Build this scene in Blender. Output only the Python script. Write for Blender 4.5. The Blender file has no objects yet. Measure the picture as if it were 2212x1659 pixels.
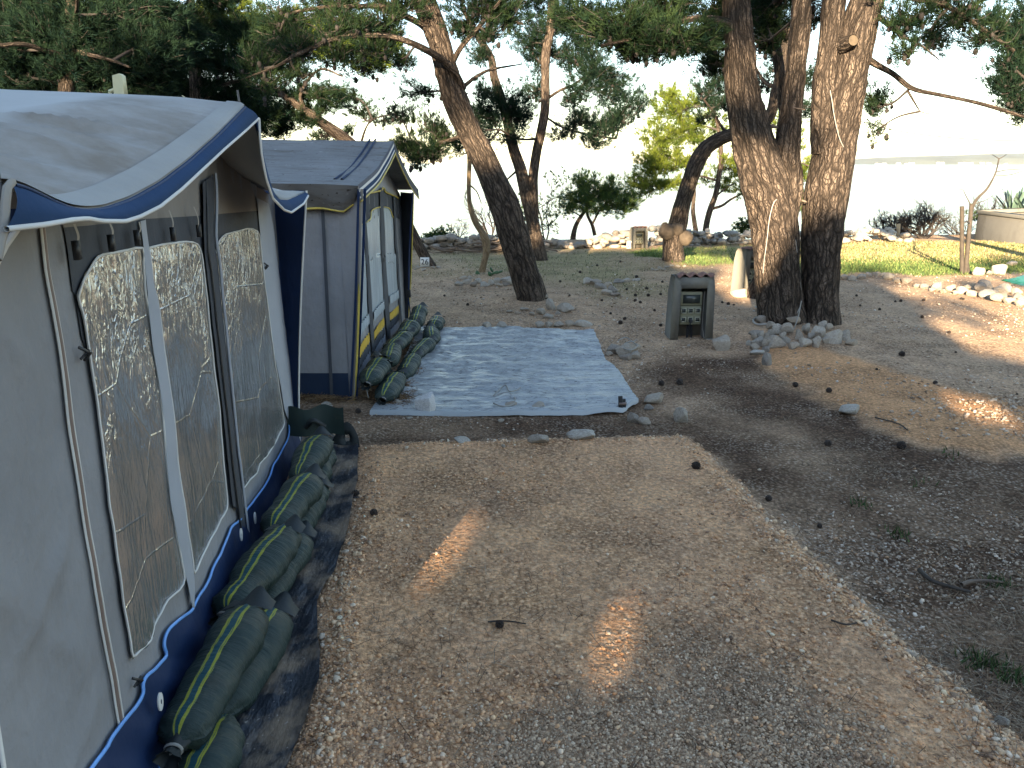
import bpy, bmesh, math, random
import numpy as np
from mathutils import Vector, Matrix
from mathutils.geometry import tessellate_polygon
random.seed(7); RNG = np.random.default_rng(11)
S = bpy.context.scene
COL = S.collection
# ------------------------------------------------------------------ camera, sky, sun, exposure
PITCH = math.radians(16.03); FPX = 1661.0; CX, CY = 1106.0, 829.5
CAM = np.array([0.0, 0.0, 1.75])
cd = bpy.data.cameras.new('camera'); cam = bpy.data.objects.new('camera', cd); COL.objects.link(cam)
cam.location = CAM; cam.rotation_euler = (math.pi/2 - PITCH, 0, 0)
cd.sensor_width = 36.0; cd.lens = 36.0*FPX/2212.0; cd.clip_start = 0.05; cd.clip_end = 20000
S.camera = cam
SUN_EL = math.radians(16.0); SUN_H = np.array([0.28, 0.96]); SUN_H = SUN_H/np.linalg.norm(SUN_H)
SUND = np.array([SUN_H[0]*math.cos(SUN_EL), SUN_H[1]*math.cos(SUN_EL), -math.sin(SUN_EL)])   # the way the light travels
W = bpy.data.worlds.new('World'); S.world = W; W.use_nodes = True
wn = W.node_tree; bg = wn.nodes['Background']
sky = wn.nodes.new('ShaderNodeTexSky'); sky.sky_type = 'NISHITA'; sky.sun_disc = False
sky.sun_elevation = SUN_EL; sky.sun_rotation = math.atan2(-SUN_H[0], -SUN_H[1])
sky.air_density = 1.0; sky.dust_density = 0.3; sky.ozone_density = 0.6
wn.links.new(sky.outputs[0], bg.inputs[0]); bg.inputs[1].default_value = 0.066
sl = bpy.data.lights.new('sun', 'SUN'); sl.energy = 4.3; sl.angle = math.radians(0.5); sl.color = (1.0, 0.80, 0.55)
so = bpy.data.objects.new('sun', sl); COL.objects.link(so); so.location = (0, -20, 12)
so.rotation_euler = Vector(SUND).to_track_quat('-Z', 'Y').to_euler()
S.view_settings.view_transform = 'Standard'; S.view_settings.look = 'None'
S.view_settings.gamma = 1.0; S.view_settings.use_curve_mapping = False
S.view_settings.exposure = 2.82
HAZE = 0.00007
S.cycles.max_bounces = 7; S.cycles.diffuse_bounces = 3; S.cycles.glossy_bounces = 3
S.cycles.transmission_bounces = 3; S.cycles.transparent_max_bounces = 8
# ------------------------------------------------------------------ picture point -> place
_c, _s = math.cos(PITCH), math.sin(PITCH)
def ray(x, y):
    a = (x-CX)/FPX; b = (CY-y)/FPX
    return np.array([a, _c+_s*b, -_s+_c*b])
def G(x, y, z=0.0):
    d = ray(x, y); return CAM + (z-CAM[2])/d[2]*d
def PY(x, y, yw):
    d = ray(x, y); return CAM + yw/d[1]*d
def PL(x, y, p, n):
    d = ray(x, y); return CAM + np.dot(p-CAM, n)/np.dot(d, n)*d
def mpp(p):            # metres per picture unit at a point
    p = np.asarray(p); return (p[1]*_c + (CAM[2]-p[2])*_s)/FPX
# ------------------------------------------------------------------ noise
def _hash(ix, iy, iz, seed):
    h = (ix.astype(np.int64)*73856093) ^ (iy.astype(np.int64)*19349663) ^ (iz.astype(np.int64)*83492791) ^ (seed*2654435)
    h = (h ^ (h >> 13))*1274126177 & 0x7fffffff
    h = (h ^ (h >> 15))*668265263 & 0x7fffffff
    return (h & 0xffff)/65535.0
def vnoise(P, freq=1.0, seed=0):
    P = np.asarray(P, float)*freq
    i = np.floor(P); f = P-i; f = f*f*(3-2*f)
    x, y, z = i[..., 0], i[..., 1], i[..., 2]
    r = 0
    for dx in (0, 1):
        for dy in (0, 1):
            for dz in (0, 1):
                w = (f[..., 0] if dx else 1-f[..., 0])*(f[..., 1] if dy else 1-f[..., 1])*(f[..., 2] if dz else 1-f[..., 2])
                r = r + w*_hash(x+dx, y+dy, z+dz, seed)
    return r*2-1
def fbm(P, freq=1.0, octv=4, seed=0):
    r = 0; a = 0.5
    for k in range(octv):
        r = r + a*vnoise(P, freq*2**k, seed+k*17); a *= 0.5
    return r
def n2(x, y, freq, octv=3, seed=0):
    x, y = np.broadcast_arrays(np.asarray(x, float), np.asarray(y, float))
    return fbm(np.stack([x, y, np.zeros_like(x)], -1), freq, octv, seed)
# ------------------------------------------------------------------ materials
class NT:
    def __init__(self, name):
        self.m = bpy.data.materials.new(name); self.m.use_nodes = True
        self.t = self.m.node_tree; self.b = self.t.nodes['Principled BSDF']; self.out = self.t.nodes['Material Output']
    def n(self, typ, ins=None, **props):
        nd = self.t.nodes.new('ShaderNode'+typ)
        for k, v in props.items(): setattr(nd, k, v)
        for k, v in (ins or {}).items(): self.set(nd.inputs[k], v)
        return nd
    def set(self, sock, v):
        if isinstance(v, bpy.types.NodeSocket): self.t.links.new(v, sock)
        elif isinstance(v, bpy.types.Node): self.t.links.new(v.outputs[0], sock)
        else:
            if isinstance(v, tuple) and len(v) == 3 and sock.type == 'RGBA': v = v+(1,)
            sock.default_value = v
    def P(self, **kw):
        nm = dict(col='Base Color', rough='Roughness', metal='Metallic', normal='Normal', spec='Specular IOR Level', alpha='Alpha', trans='Transmission Weight', sheen='Sheen Weight', ior='IOR')
        for k, v in kw.items(): self.set(self.b.inputs[nm[k]], v)
        return self.m
    def mix(self, f, a, b):
        nd = self.n('MixRGB'); self.set(nd.inputs[0], f); self.set(nd.inputs[1], a); self.set(nd.inputs[2], b); return nd.outputs[0]
    def mul(self, a, b):
        nd = self.n('Math', operation='MULTIPLY'); self.set(nd.inputs[0], a); self.set(nd.inputs[1], b); return nd.outputs[0]
    def add(self, a, b):
        nd = self.n('Math', operation='ADD'); self.set(nd.inputs[0], a); self.set(nd.inputs[1], b); return nd.outputs[0]
    def ramp(self, f, stops):
        nd = self.n('ValToRGB'); e = nd.color_ramp.elements
        while len(e) < len(stops): e.new(0.5)
        for el, (p, c) in zip(e, stops):
            el.position = p; el.color = (c, c, c, 1) if not isinstance(c, tuple) else (c+(1,))[:4]
        self.set(nd.inputs[0], f); return nd.outputs[0]
    def obj(self): return self.n('TexCoord').outputs['Object']
    def uv(self): return self.n('TexCoord').outputs['UV']
    def vec(self, v, scale): return self.n('Mapping', {'Vector': v, 'Scale': scale}).outputs[0]
    def noise(self, v, sc, det=4, rough=0.55): return self.n('TexNoise', {'Vector': v, 'Scale': sc, 'Detail': det, 'Roughness': rough}).outputs[0]
    def vor(self, v, sc, feat='F1', out=0): return self.n('TexVoronoi', {'Vector': v, 'Scale': sc}, feature=feat).outputs[out]
    def bump(self, h, dist, strength=1.0, normal=None):
        nd = self.n('Bump', {'Height': h, 'Distance': dist, 'Strength': strength})
        if normal is not None: self.set(nd.inputs['Normal'], normal)
        return nd.outputs[0]
    def attr(self, name, out='Fac'): return self.n('Attribute', attribute_name=name).outputs[out]
def cloth(name, col, var=0.12, rough=0.75, weave=260, wr=0.006, dirt=None, dcol=(.3, .25, .2)):
    t = NT(name); o = t.obj(); n1 = t.noise(o, 2.2, 5); n2_ = t.noise(o, 14, 4)
    k = t.ramp(n1, [(0.3, 1-var), (0.7, 1+var)])
    c = t.n('MixRGB', {'Fac': 1.0, 'Color1': col, 'Color2': k}, blend_type='MULTIPLY').outputs[0]
    if dirt:
        f = t.ramp(t.noise(t.vec(o, (1, 1, .6)), 3.1, 6, .65), [(0.5, 0.0), (0.72, dirt)])
        c = t.mix(f, c, dcol)
    b = t.bump(t.noise(o, weave, 2), .0006, .6)
    b = t.bump(t.noise(t.vec(o, (1, 1, .35)), 7, 3), wr, .6, b)
    b = t.bump(n2_, wr*.35, .7, b)
    return t.P(col=c, rough=rough, normal=b, spec=.25)
def plain(name, col, rough=0.6, var=0.15, sc=8, metal=0.0, bump=0.002):
    t = NT(name); o = t.obj(); k = t.ramp(t.noise(o, sc, 5), [(0.3, 1-var), (0.7, 1+var)])
    c = t.n('MixRGB', {'Fac': 1.0, 'Color1': col, 'Color2': k}, blend_type='MULTIPLY').outputs[0]
    return t.P(col=c, rough=rough, metal=metal, normal=t.bump(t.noise(o, sc*6, 4), bump, .6))
M = {}
def roof_mat():
    t = NT('roof_canvas'); o = t.obj(); n1 = t.noise(o, 2.2, 5); st = t.attr('shade_stain')
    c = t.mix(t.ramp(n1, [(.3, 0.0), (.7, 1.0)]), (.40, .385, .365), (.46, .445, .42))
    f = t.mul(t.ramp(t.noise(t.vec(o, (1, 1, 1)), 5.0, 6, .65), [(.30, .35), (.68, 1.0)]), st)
    c = t.mix(t.mul(f, .92), c, (.215, .178, .138))  # tan dirt on the droop, darkened to paint in its weaker sky light
    c = t.mix(t.ramp(t.noise(o, 7, 6, .7), [(.6, 0.0), (.8, .5)]), c, (.27, .22, .17))
    b = t.bump(t.noise(o, 240, 2), .0006, .6); b = t.bump(t.noise(o, 9, 4), .006, .6, b)
    return t.P(col=c, rough=.8, normal=b, spec=.15)
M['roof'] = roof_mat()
def roof2_mat():
    t = NT('weathered_roof_canvas'); o = t.obj()
    c = t.mix(t.ramp(t.noise(o, 2.0, 6, .6), [(.3, 0.0), (.7, 1.0)]), (.17, .165, .16), (.235, .23, .225))
    c = t.mix(t.ramp(t.noise(t.vec(o, (.5, 3, 3)), 5.0, 5, .7), [(.5, 0.0), (.72, .75)]), c, (.105, .085, .062))
    c = t.mix(t.ramp(t.noise(t.vec(o, (1, 1.6, 1.6)), 24, 3, .6), [(.64, 0.0), (.69, .85)]), c, (.05, .038, .028))
    c = t.mix(t.ramp(t.noise(o, 15, 4, .6), [(.64, 0.0), (.72, .5)]), c, (.36, .36, .36))
    b = t.bump(t.noise(o, 240, 2), .0006, .6); b = t.bump(t.noise(t.vec(o, (.6, 2, 2)), 6, 4), .014, .6, b)
    return t.P(col=c, rough=.8, normal=b, spec=.15)
M['roof_two'] = roof2_mat()
M['burl'] = plain('burl_bark', (.075, .056, .038), .95, .5, 7, bump=.02)
M['grey'] = cloth('grey_canvas', (.25, .247, .252), .12, .75, wr=.035, dirt=.3, dcol=(.17, .15, .13))
M['taupe'] = cloth('taupe_canvas', (.24, .215, .19), .1, .8, wr=.01)
M['lightgrey'] = cloth('light_grey_canvas', (.34, .355, .385), .07, .65)
M['charcoal'] = cloth('charcoal_canvas', (.062, .066, .075), .16, .75, wr=.012)
M['navy'] = cloth('navy_canvas', (.012, .027, .075), .15, .55, wr=.008)
M['royal'] = cloth('blue_canvas', (.011, .038, .098), .12, .85, wr=.006)
M['mud'] = cloth('navy_mud_wall', (.018, .032, .062), .2, .5, wr=.01, dirt=.4, dcol=(.07, .065, .06))
M['white'] = cloth('white_tape', (.62, .60, .56), .1, .7)
M['bluepipe'] = plain('pale_blue_piping', (.14, .34, .74), .45)
M['yellow'] = plain('yellow_piping', (.55, .42, .08), .5)
M['yellowband'] = cloth('yellow_band', (.55, .36, .05), .1, .6)
M['zip'] = plain('zip_brown', (.20, .145, .12), .5)
M['black'] = plain('black_plastic', (.018, .018, .02), .5)
M['darkmetal'] = plain('dark_metal', (.08, .08, .085), .45, metal=.3)
M['cream'] = plain('cream_plastic', (.62, .58, .36), .5, .08)
M['tan_strap'] = cloth('strap_webbing', (.32, .29, .25), .15, .8)
def foil():
    t = NT('crinkled_clear_film'); o = t.obj()
    a = t.noise(t.vec(o, (1, 1, .45)), 6, 3, .5); v = t.vor(t.vec(o, (1, 1, .55)), 13)
    w = t.noise(t.vec(o, (1.6, 1.6, .5)), 26, 3, .6)
    geo = t.n('SeparateXYZ', {0: t.n('NewGeometry').outputs['Position']}).outputs[2]
    crink = t.mul(t.ramp(t.mul(geo, .5), [(.42, .18), (.66, 1.0)]), t.ramp(t.noise(o, 4.5, 3), [(.38, .25), (.6, 1.0)]))
    cr1 = t.n('TexNoise', {'Vector': t.vec(o, (1.5, 1.5, .45)), 'Scale': 19.0, 'Detail': 3.0, 'Distortion': 1.4}).outputs[0]; r1 = t.ramp(cr1, [(.40, 0.0), (.5, 1.0), (.60, 0.0)])
    cr2 = t.n('TexNoise', {'Vector': t.vec(o, (1, 1, .8)), 'Scale': 75.0, 'Detail': 2.0, 'Distortion': .8}).outputs[0]
    fold = t.ramp(t.vor(t.n('Mapping', {'Vector': o, 'Rotation': (.5, .3, .2), 'Scale': (1, 1.6, 2.6)}).outputs[0], 1.1, 'DISTANCE_TO_EDGE'), [(0.0, 1.0), (.012, 0.0)])
    b = t.bump(a, .022, .45); b = t.bump(r1, .012, t.mul(crink, .6), b); b = t.bump(t.noise(t.n('Mapping', {'Vector': o, 'Rotation': (.25, 0, 0), 'Scale': (4, 4, .5)}).outputs[0], 9, 3, .6), .012, .55, b); b = t.bump(cr2, .003, t.mul(crink, .8), b); b = t.bump(fold, .003, .6, b)
    c = t.mix(t.noise(o, 3, 3), (.44, .435, .42), (.58, .575, .56)); c = t.mix(t.mul(fold, .2), c, (.7, .68, .65))
    return t.P(col=c, rough=.20, metal=.80, normal=b)
M['foil'] = foil()
def sheer():
    t = NT('sheer_window'); o = t.obj()
    b = t.bump(t.noise(t.vec(o, (6, 6, .4)), 5, 3), .02, .6)
    return t.P(col=(.42, .47, .50), rough=.22, normal=b, spec=.6)
M['sheer'] = sheer()
def bark(name, dark, light, crack=1.0, sc=1.0):
    t = NT(name); uv = t.uv()
    d = t.n('TexNoise', {'Vector': uv, 'Scale': 7.0, 'Detail': 4.0}).outputs['Color']
    wv = t.n('MixRGB', {'Fac': .055, 'Color1': uv, 'Color2': d}, blend_type='LINEAR_LIGHT').outputs[0]
    e = t.vor(t.vec(wv, (17*sc, 3.3*sc, 1)), 1.0, 'DISTANCE_TO_EDGE'); e2 = t.vor(t.vec(wv, (46*sc, 15*sc, 1)), 1.0, 'DISTANCE_TO_EDGE')
    cr = t.ramp(e, [(0.0, 0.0), (0.20, 1.0)]); cr2 = t.ramp(e2, [(0.0, 0.35), (0.16, 1.0)])
    h = t.mul(cr, cr2)
    pl = t.n('TexVoronoi', {'Vector': t.vec(wv, (17*sc, 3.3*sc, 1)), 'Scale': 1.0}).outputs['Color']
    tone = t.mix(t.noise(uv, 3.0, 5, .7), light, tuple(x*.62 for x in light))
    tone = t.mix(t.mul(pl, .5), tone, tuple(x*1.25 for x in light))
    tone = t.mix(t.ramp(t.noise(uv, 60, 3), [(.4, 0.0), (.75, .45)]), tone, (.23, .20, .17))
    c = t.mix(h, dark, tone)
    b = t.bump(h, .022*crack, 1.0); b = t.bump(t.noise(uv, 55, 4), .006, .7, b)
    return t.P(col=c, rough=.92, normal=b, spec=.15)
M['bark'] = bark('pine_bark', (.018, .014, .011), (.145, .107, .079))
M['bark_far'] = bark('far_pine_bark', (.03, .022, .017), (.15, .11, .08), .8)
M['bark_sunlit'] = bark('sunlit_bark', (.14, .10, .06), (.30, .22, .13), .3, 1.4)  # sunlit yellow put into the bark colour
M['twig'] = plain('twig_bark', (.038, .030, .025), .9)
M['cutwood'] = plain('cut_wood', (.085, .062, .038), .85, .3, 30)
M['deadwood'] = plain('grey_dead_wood', (.16, .12, .09), .9, .3, 20)
def needles(name, a, b, tr=.25, back=(.10, .16, .03)):
    t = NT(name); k = t.attr('tint')
    c = t.mix(k, a, b); t.P(col=c, rough=.7, spec=.04)
    tl = t.n('BsdfTranslucent', {'Color': t.mix(k, tuple(x*1.5 for x in a), tuple(x*1.5 for x in b))})
    ms = t.n('MixShader', {0: tr, 1: t.b.outputs[0], 2: tl.outputs[0]})
    t.t.links.new(ms.outputs[0], t.out.inputs[0]); return t.m
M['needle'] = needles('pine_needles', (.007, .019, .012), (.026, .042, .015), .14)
M['needle_dark'] = needles('dark_pine_needles', (.006, .016, .012), (.018, .034, .017), .10)
M['needle_gold'] = needles('young_pine_needles', (.050, .085, .014), (.17, .20, .030), .3)
M['needle_mid'] = needles('mid_pine_needles', (.028, .062, .028), (.105, .145, .030), .3)
M['hangcone'] = plain('old_hanging_cone', (.022, .017, .014), .85, .35, 60)
M['cone'] = plain('pine_cone', (.055, .040, .031), .85, .35, 60)
def stone(name, a, b, moss=.0):
    t = NT(name); o = t.obj(); r = t.n('ObjectInfo').outputs['Random']
    n1 = t.noise(o, 9, 6, .65)
    c = t.mix(t.ramp(n1, [(.35, 0.0), (.65, 1.0)]), a, b)
    c = t.mix(t.ramp(t.noise(o, 24, 4, .7), [(.55, 0.0), (.7, .6)]), c, (.20, .165, .12))
    c = t.mix(t.mul(r, .35), c, (.40, .29, .18))
    b_ = t.bump(t.noise(o, 22, 6, .7), .012, .8); b_ = t.bump(t.vor(o, 14), .01, .4, b_)
    return t.P(col=c, rough=.9, normal=b_, spec=.2)
M['stone'] = stone('limestone', (.43, .39, .33), (.27, .24, .20))
M['stone_grey'] = stone('grey_limestone', (.31, .295, .27), (.18, .17, .155))
M['stone_white'] = stone('white_limestone', (.50, .465, .40), (.33, .30, .26))
M['boulder'] = stone('white_boulder', (.74, .74, .73), (.56, .56, .56))
M['tape'] = cloth('stitched_tape', (.33, .315, .285), .12, .8)
def tinted(name, rough=.9):
    t = NT(name); o = t.obj(); c = t.attr('tint', 'Color')
    c = t.n('MixRGB', {'Fac': 1.0, 'Color1': c, 'Color2': t.ramp(t.noise(o, 90, 3), [(.3, .8), (.7, 1.15)])}, blend_type='MULTIPLY').outputs[0]
    return t.P(col=c, rough=rough, spec=.2)
M['tinted'] = tinted('loose_gravel')
def sandbag():
    t = NT('woven_green_sack'); uv = t.uv(); sx = t.n('SeparateXYZ', {0: uv}); u = sx.outputs[0]; v = sx.outputs[1]; o = t.obj()
    base = t.mix(t.noise(o, 7, 5), (.013, .025, .023), (.030, .047, .041))
    base = t.mix(t.ramp(t.noise(o, 5, 6, .7), [(.55, 0.0), (.78, .5)]), base, (.12, .095, .065))
    uu = t.add(u, t.mul(t.add(t.noise(t.vec(v, (1, 1, 1)), 3.0, 2), -.5), .05))
    def band(a, b):
        m1 = t.n('Math', {0: uu, 1: a}, operation='GREATER_THAN').outputs[0]; m2 = t.n('Math', {0: uu, 1: b}, operation='LESS_THAN').outputs[0]
        return t.mul(m1, m2)
    fr = t.ramp(t.noise(t.vec(uv, (160, 8, 1)), 1.0, 2), [(.38, .15), (.5, .85)])
    base = t.mix(t.mul(band(.212, .288), .7), base, (.012, .075, .10))
    base = t.mix(t.mul(band(.212, .232), fr), base, (.36, .36, .035))
    base = t.mix(t.mul(band(.268, .288), fr), base, (.36, .36, .035))
    w = t.n('TexWave', {'Vector': t.vec(uv, (0, 1, 0)), 'Scale': 70.0, 'Distortion': 1.5, 'Detail': 2.0}).outputs[0]
    b = t.bump(w, .0015, .4); b = t.bump(t.noise(t.vec(uv, (2.5, 14, 1)), 1.4, 4, .6), .018, .8, b)
    return t.P(col=base, rough=.55, normal=b, spec=.3)
M['sack'] = sandbag()
M['sack_black'] = plain('black_sack_end', (.014, .018, .018), .6)
def groundsheet():
    t = NT('silver_ground_sheet'); o = t.obj()
    c = t.mix(t.noise(t.vec(o, (1, 1, 1)), 2.0, 6, .6), (.36, .38, .385), (.45, .46, .455))
    l = t.n('TexWave', {'Vector': t.vec(o, (1, 0, 0)), 'Scale': 1.05, 'Distortion': .35, 'Detail': 2.0}).outputs[0]
    c = t.mix(t.ramp(l, [(.99, 0.0), (1.0, .18)]), c, (.36, .38, .40))
    c = t.mix(t.ramp(t.noise(o, 9, 6, .7), [(.52, 0.0), (.72, .6)]), c, (.16, .155, .14))
    c = t.mix(t.ramp(t.noise(t.vec(o, (1, 3.2, 1)), 26, 3, .6), [(.585, 0.0), (.64, .8)]), c, (.09, .085, .08))
    h = t.noise(t.vec(o, (.8, 5.5, 1)), 5.5, 4, .6)
    b = t.bump(t.noise(o, 240, 2), .001, .6); b = t.bump(h, .08, .95, b)
    return t.P(col=c, rough=.36, normal=b, spec=.5, metal=.15)
M['silver'] = groundsheet()
def membrane():
    t = NT('dusty_black_sheet'); o = t.obj()
    f = t.ramp(t.noise(o, 4.5, 6, .6), [(.47, 0.0), (.62, .9)])
    c = t.mix(f, (.016, .019, .026), (.24, .175, .115))
    c = t.mix(t.ramp(t.noise(o, 70, 3), [(.66, 0.0), (.7, .7)]), c, (.34, .30, .26))
    b = t.bump(t.noise(t.vec(o, (2.5, 1, 1)), 5, 4), .03, .8)
    return t.P(col=c, rough=t.ramp(f, [(0, .42), (1, .9)]), normal=b)
M['membrane'] = membrane()
def concrete(name, a, b):
    t = NT(name); o = t.obj()
    c = t.mix(t.noise(o, 5, 6, .65), a, b)
    c = t.mix(t.ramp(t.noise(t.vec(o, (1, 1, .2)), 8, 5), [(.52, 0.0), (.75, .5)]), c, (.11, .105, .09))
    return t.P(col=c, rough=.92, normal=t.bump(t.noise(o, 45, 5), .008, .7), spec=.15)
M['concrete'] = concrete('weathered_concrete', (.21, .198, .165), (.14, .132, .11))
M['render'] = concrete('board_marked_concrete', (.20, .19, .165), (.14, .132, .115))
M['terracotta'] = plain('terracotta', (.20, .105, .078), .85, .25, 10)
M['box'] = plain('olive_plastic', (.17, .165, .105), .5, .06)
M['boxdark'] = plain('dark_window', (.045, .05, .045), .2)
M['rim'] = plain('pale_plastic_rim', (.30, .295, .22), .5, .05)
M['cactus'] = plain('cactus_green', (.045, .10, .040), .6, .25, 12)
M['agave'] = plain('agave_blue_green', (.085, .135, .10), .55, .2, 5)
M['rope'] = plain('pale_rope', (.29, .275, .245), .8)
M['greentarp'] = cloth('green_tarpaulin', (.012, .23, .085), .15, .35, wr=.012)
M['leaf'] = needles('shrub_leaves', (.02, .045, .018), (.07, .10, .03))
M['wood'] = plain('weathered_post', (.055, .044, .034), .85, .3, 14)
M['wood_pale'] = plain('pale_post', (.36, .28, .18), .85, .3, 14)
M['signwhite'] = plain('sign_white', (.66, .66, .64), .5, .05)
# ------------------------------------------------------------------ mesh making
def np_mesh(name, V, Fs, smooth=False, uv=None, attrs=None):
    V = np.asarray(V, np.float32); me = bpy.data.meshes.new(name)
    if isinstance(Fs, np.ndarray): Fs = [Fs]
    Fs = [np.asarray(f, np.int32) for f in Fs if len(f)]
    me.vertices.add(len(V)); me.vertices.foreach_set('co', V.ravel())
    nl = sum(f.size for f in Fs); npoly = sum(len(f) for f in Fs)
    me.loops.add(nl); idx = np.concatenate([f.ravel() for f in Fs]); me.loops.foreach_set('vertex_index', idx)
    st = []; o = 0
    for f in Fs:
        st.append(o+np.arange(len(f))*f.shape[1]); o += f.size
    me.polygons.add(npoly); me.polygons.foreach_set('loop_start', np.concatenate(st).astype(np.int32))
    if smooth: me.polygons.foreach_set('use_smooth', np.ones(npoly, bool))
    me.update(calc_edges=True)
    if uv is not None:
        l = me.uv_layers.new(name='UVMap'); l.data.foreach_set('uv', np.asarray(uv, np.float32)[idx].ravel())
    for k, a in (attrs or {}).items():
        a = np.asarray(a, np.float32)
        if a.ndim == 1:
            me.attributes.new(k, 'FLOAT', 'POINT').data.foreach_set('value', a)
        else:
            if a.shape[1] == 3: a = np.concatenate([a, np.ones((len(a), 1), np.float32)], 1)
            me.attributes.new(k, 'FLOAT_COLOR', 'POINT').data.foreach_set('color', a.ravel())
    me.validate()
    return me
def tag(o, label=None, cat=None, group=None, kind=None):
    if label: o['label'] = label
    if cat: o['category'] = cat
    if group: o['group'] = group
    if kind: o['kind'] = kind
    return o
def thing(name, label, cat, loc=(0, 0, 0), group=None):
    o = bpy.data.objects.new(name, None); COL.objects.link(o); o.location = tuple(map(float, loc)); o.empty_display_size = .1
    return tag(o, label, cat, group)
def wloc(o):
    p = np.zeros(3)
    while o is not None: p = p+np.array(o.location); o = o.parent
    return p
def ob(name, me, mat, parent=None, loc=None):
    o = bpy.data.objects.new(name, me); COL.objects.link(o)
    if mat is not None and not me.materials: me.materials.append(mat)
    if parent is not None: o.parent = parent
    if loc is not None: o.location = tuple(map(float, loc))
    return o
def put(name, V, Fs, mat, parent=None, origin=None, **kw):
    """V in place coordinates; shifted to the parent's or the own origin"""
    V = np.asarray(V, float)
    if parent is not None: return ob(name, np_mesh(name, V-wloc(parent), Fs, **kw), mat, parent)
    og = np.array(origin if origin is not None else (0, 0, 0), float)
    return ob(name, np_mesh(name, V-og, Fs, **kw), mat, None, og)
class MB:
    """collects pieces of one mesh"""
    def __init__(s): s.V = []; s.F = {}; s.n = 0; s.U = []
    def add(s, V, F, uv=None):
        V = np.asarray(V, float).reshape(-1, 3); F = np.asarray(F, int)
        s.V.append(V); s.F.setdefault(F.shape[1], []).append(F+s.n); s.n += len(V)
        s.U.append(np.zeros((len(V), 2)) if uv is None else np.asarray(uv))
        return s
    def poly(s, V):
        V = np.asarray(V, float); t = tessellate_polygon([[Vector(v) for v in V]])
        return s.add(V, np.array(t, int))
    def put(s, name, mat, parent=None, origin=None, **kw):
        return put(name, np.concatenate(s.V), [np.concatenate(f) for f in s.F.values()], mat, parent, origin, uv=np.concatenate(s.U), **kw)
    def mesh(s, name, **kw):
        return np_mesh(name, np.concatenate(s.V), [np.concatenate(f) for f in s.F.values()], uv=np.concatenate(s.U), **kw)
def gridF(nv, nu, wrap=False):
    a = np.arange(nv*nu).reshape(nv, nu)
    if wrap: b = np.roll(a, -1, 1)
    else: b = a[:, 1:]; a = a[:, :-1]
    return np.stack([a[:-1], b[:-1], b[1:], a[1:]], -1).reshape(-1, 4)
def resample(P, n):
    P = np.asarray(P, float); d = np.r_[0, np.cumsum(np.linalg.norm(np.diff(P, axis=0), axis=1))]
    t = np.linspace(0, d[-1], n); return np.stack([np.interp(t, d, P[:, k]) for k in range(P.shape[1])], 1)
def catmull(P, per=6):
    P = np.asarray(P, float)
    if len(P) < 3: return resample(P, per*(len(P)-1)+1)
    Q = np.vstack([2*P[0]-P[1], P, 2*P[-1]-P[-2]]); out = []
    for i in range(1, len(Q)-2):
        t = np.linspace(0, 1, per, endpoint=False)[:, None]
        p0, p1, p2, p3 = Q[i-1], Q[i], Q[i+1], Q[i+2]
        out.append(.5*((2*p1)+(-p0+p2)*t+(2*p0-5*p1+4*p2-p3)*t*t+(-p0+3*p1-3*p2+p3)*t**3))
    out.append(P[-1:]); return np.vstack(out)
def coons(top, bot, left, right, nu, nv):
    """boundary curves (top/bottom left->right, left/right top->bottom) -> grid (nv,nu,k)"""
    T = resample(top, nu); B = resample(bot, nu); L = resample(left, nv); R = resample(right, nv)
    u = np.linspace(0, 1, nu)[None, :, None]; v = np.linspace(0, 1, nv)[:, None, None]
    return (1-v)*T[None]+v*B[None]+(1-u)*L[:, None]+u*R[:, None]-((1-u)*(1-v)*T[0]+u*(1-v)*T[-1]+(1-u)*v*B[0]+u*v*B[-1])
def tube(P, R, sides=6, cap=True, rough=0.0, seed=0, flare=0.0, kx=1.0):
    """P (n,3) centre line, R radius (scalar or n) -> V,F,uv"""
    P = np.asarray(P, float); n = len(P); R = np.broadcast_to(np.asarray(R, float), (n,)).copy()
    T = np.gradient(P, axis=0); T /= np.linalg.norm(T, axis=1)[:, None]+1e-9
    up = np.array([0, 0, 1.]) if abs(T[0, 2]) < .9 else np.array([0, -1., 0])
    N = np.zeros((n, 3)); a = np.cross(T[0], up); a = np.cross(a, T[0]); N[0] = a/np.linalg.norm(a)
    for i in range(1, n):
        a = N[i-1]-T[i]*np.dot(N[i-1], T[i]); N[i] = a/(np.linalg.norm(a)+1e-9)
    B = np.cross(T, N)
    th = np.linspace(0, 2*math.pi, sides+1)
    L = np.r_[0, np.cumsum(np.linalg.norm(np.diff(P, axis=0), axis=1))]
    rr = np.repeat(R[:, None], sides+1, 1)
    if flare: rr = rr*(1+flare*np.exp(-L/.16)[:, None]*(1+.45*np.sin(th*5+seed)[None]))
    ct, st_ = np.cos(th), np.sin(th)
    if rough:
        q = np.stack([ct[None]*rr*1.0, st_[None]*rr*1.0, np.repeat(L[:, None], sides+1, 1)*.28], -1)
        a = 1-np.abs(vnoise(q, 16, seed))*1.0; b = fbm(q, 5, 3, seed+5)
        rr = rr+rough*(a-.6)*.8+rough*b*2.2
        rr[:, -1] = rr[:, 0]
    V = P[:, None]+rr[..., None]*(ct[None, :, None]*N[:, None]+st_[None, :, None]*B[:, None])
    uv = np.stack([np.repeat((th/(2*math.pi))[None]*(2*math.pi*R.max()), n, 0), np.repeat(L[:, None], sides+1, 1)], -1)
    return V.reshape(-1, 3), gridF(n, sides+1), uv.reshape(-1, 2)
def rod(mb, P, R, sides=6, **kw):
    V, F, uv = tube(P, R, sides, **kw); mb.add(V, F, uv); return mb
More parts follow.
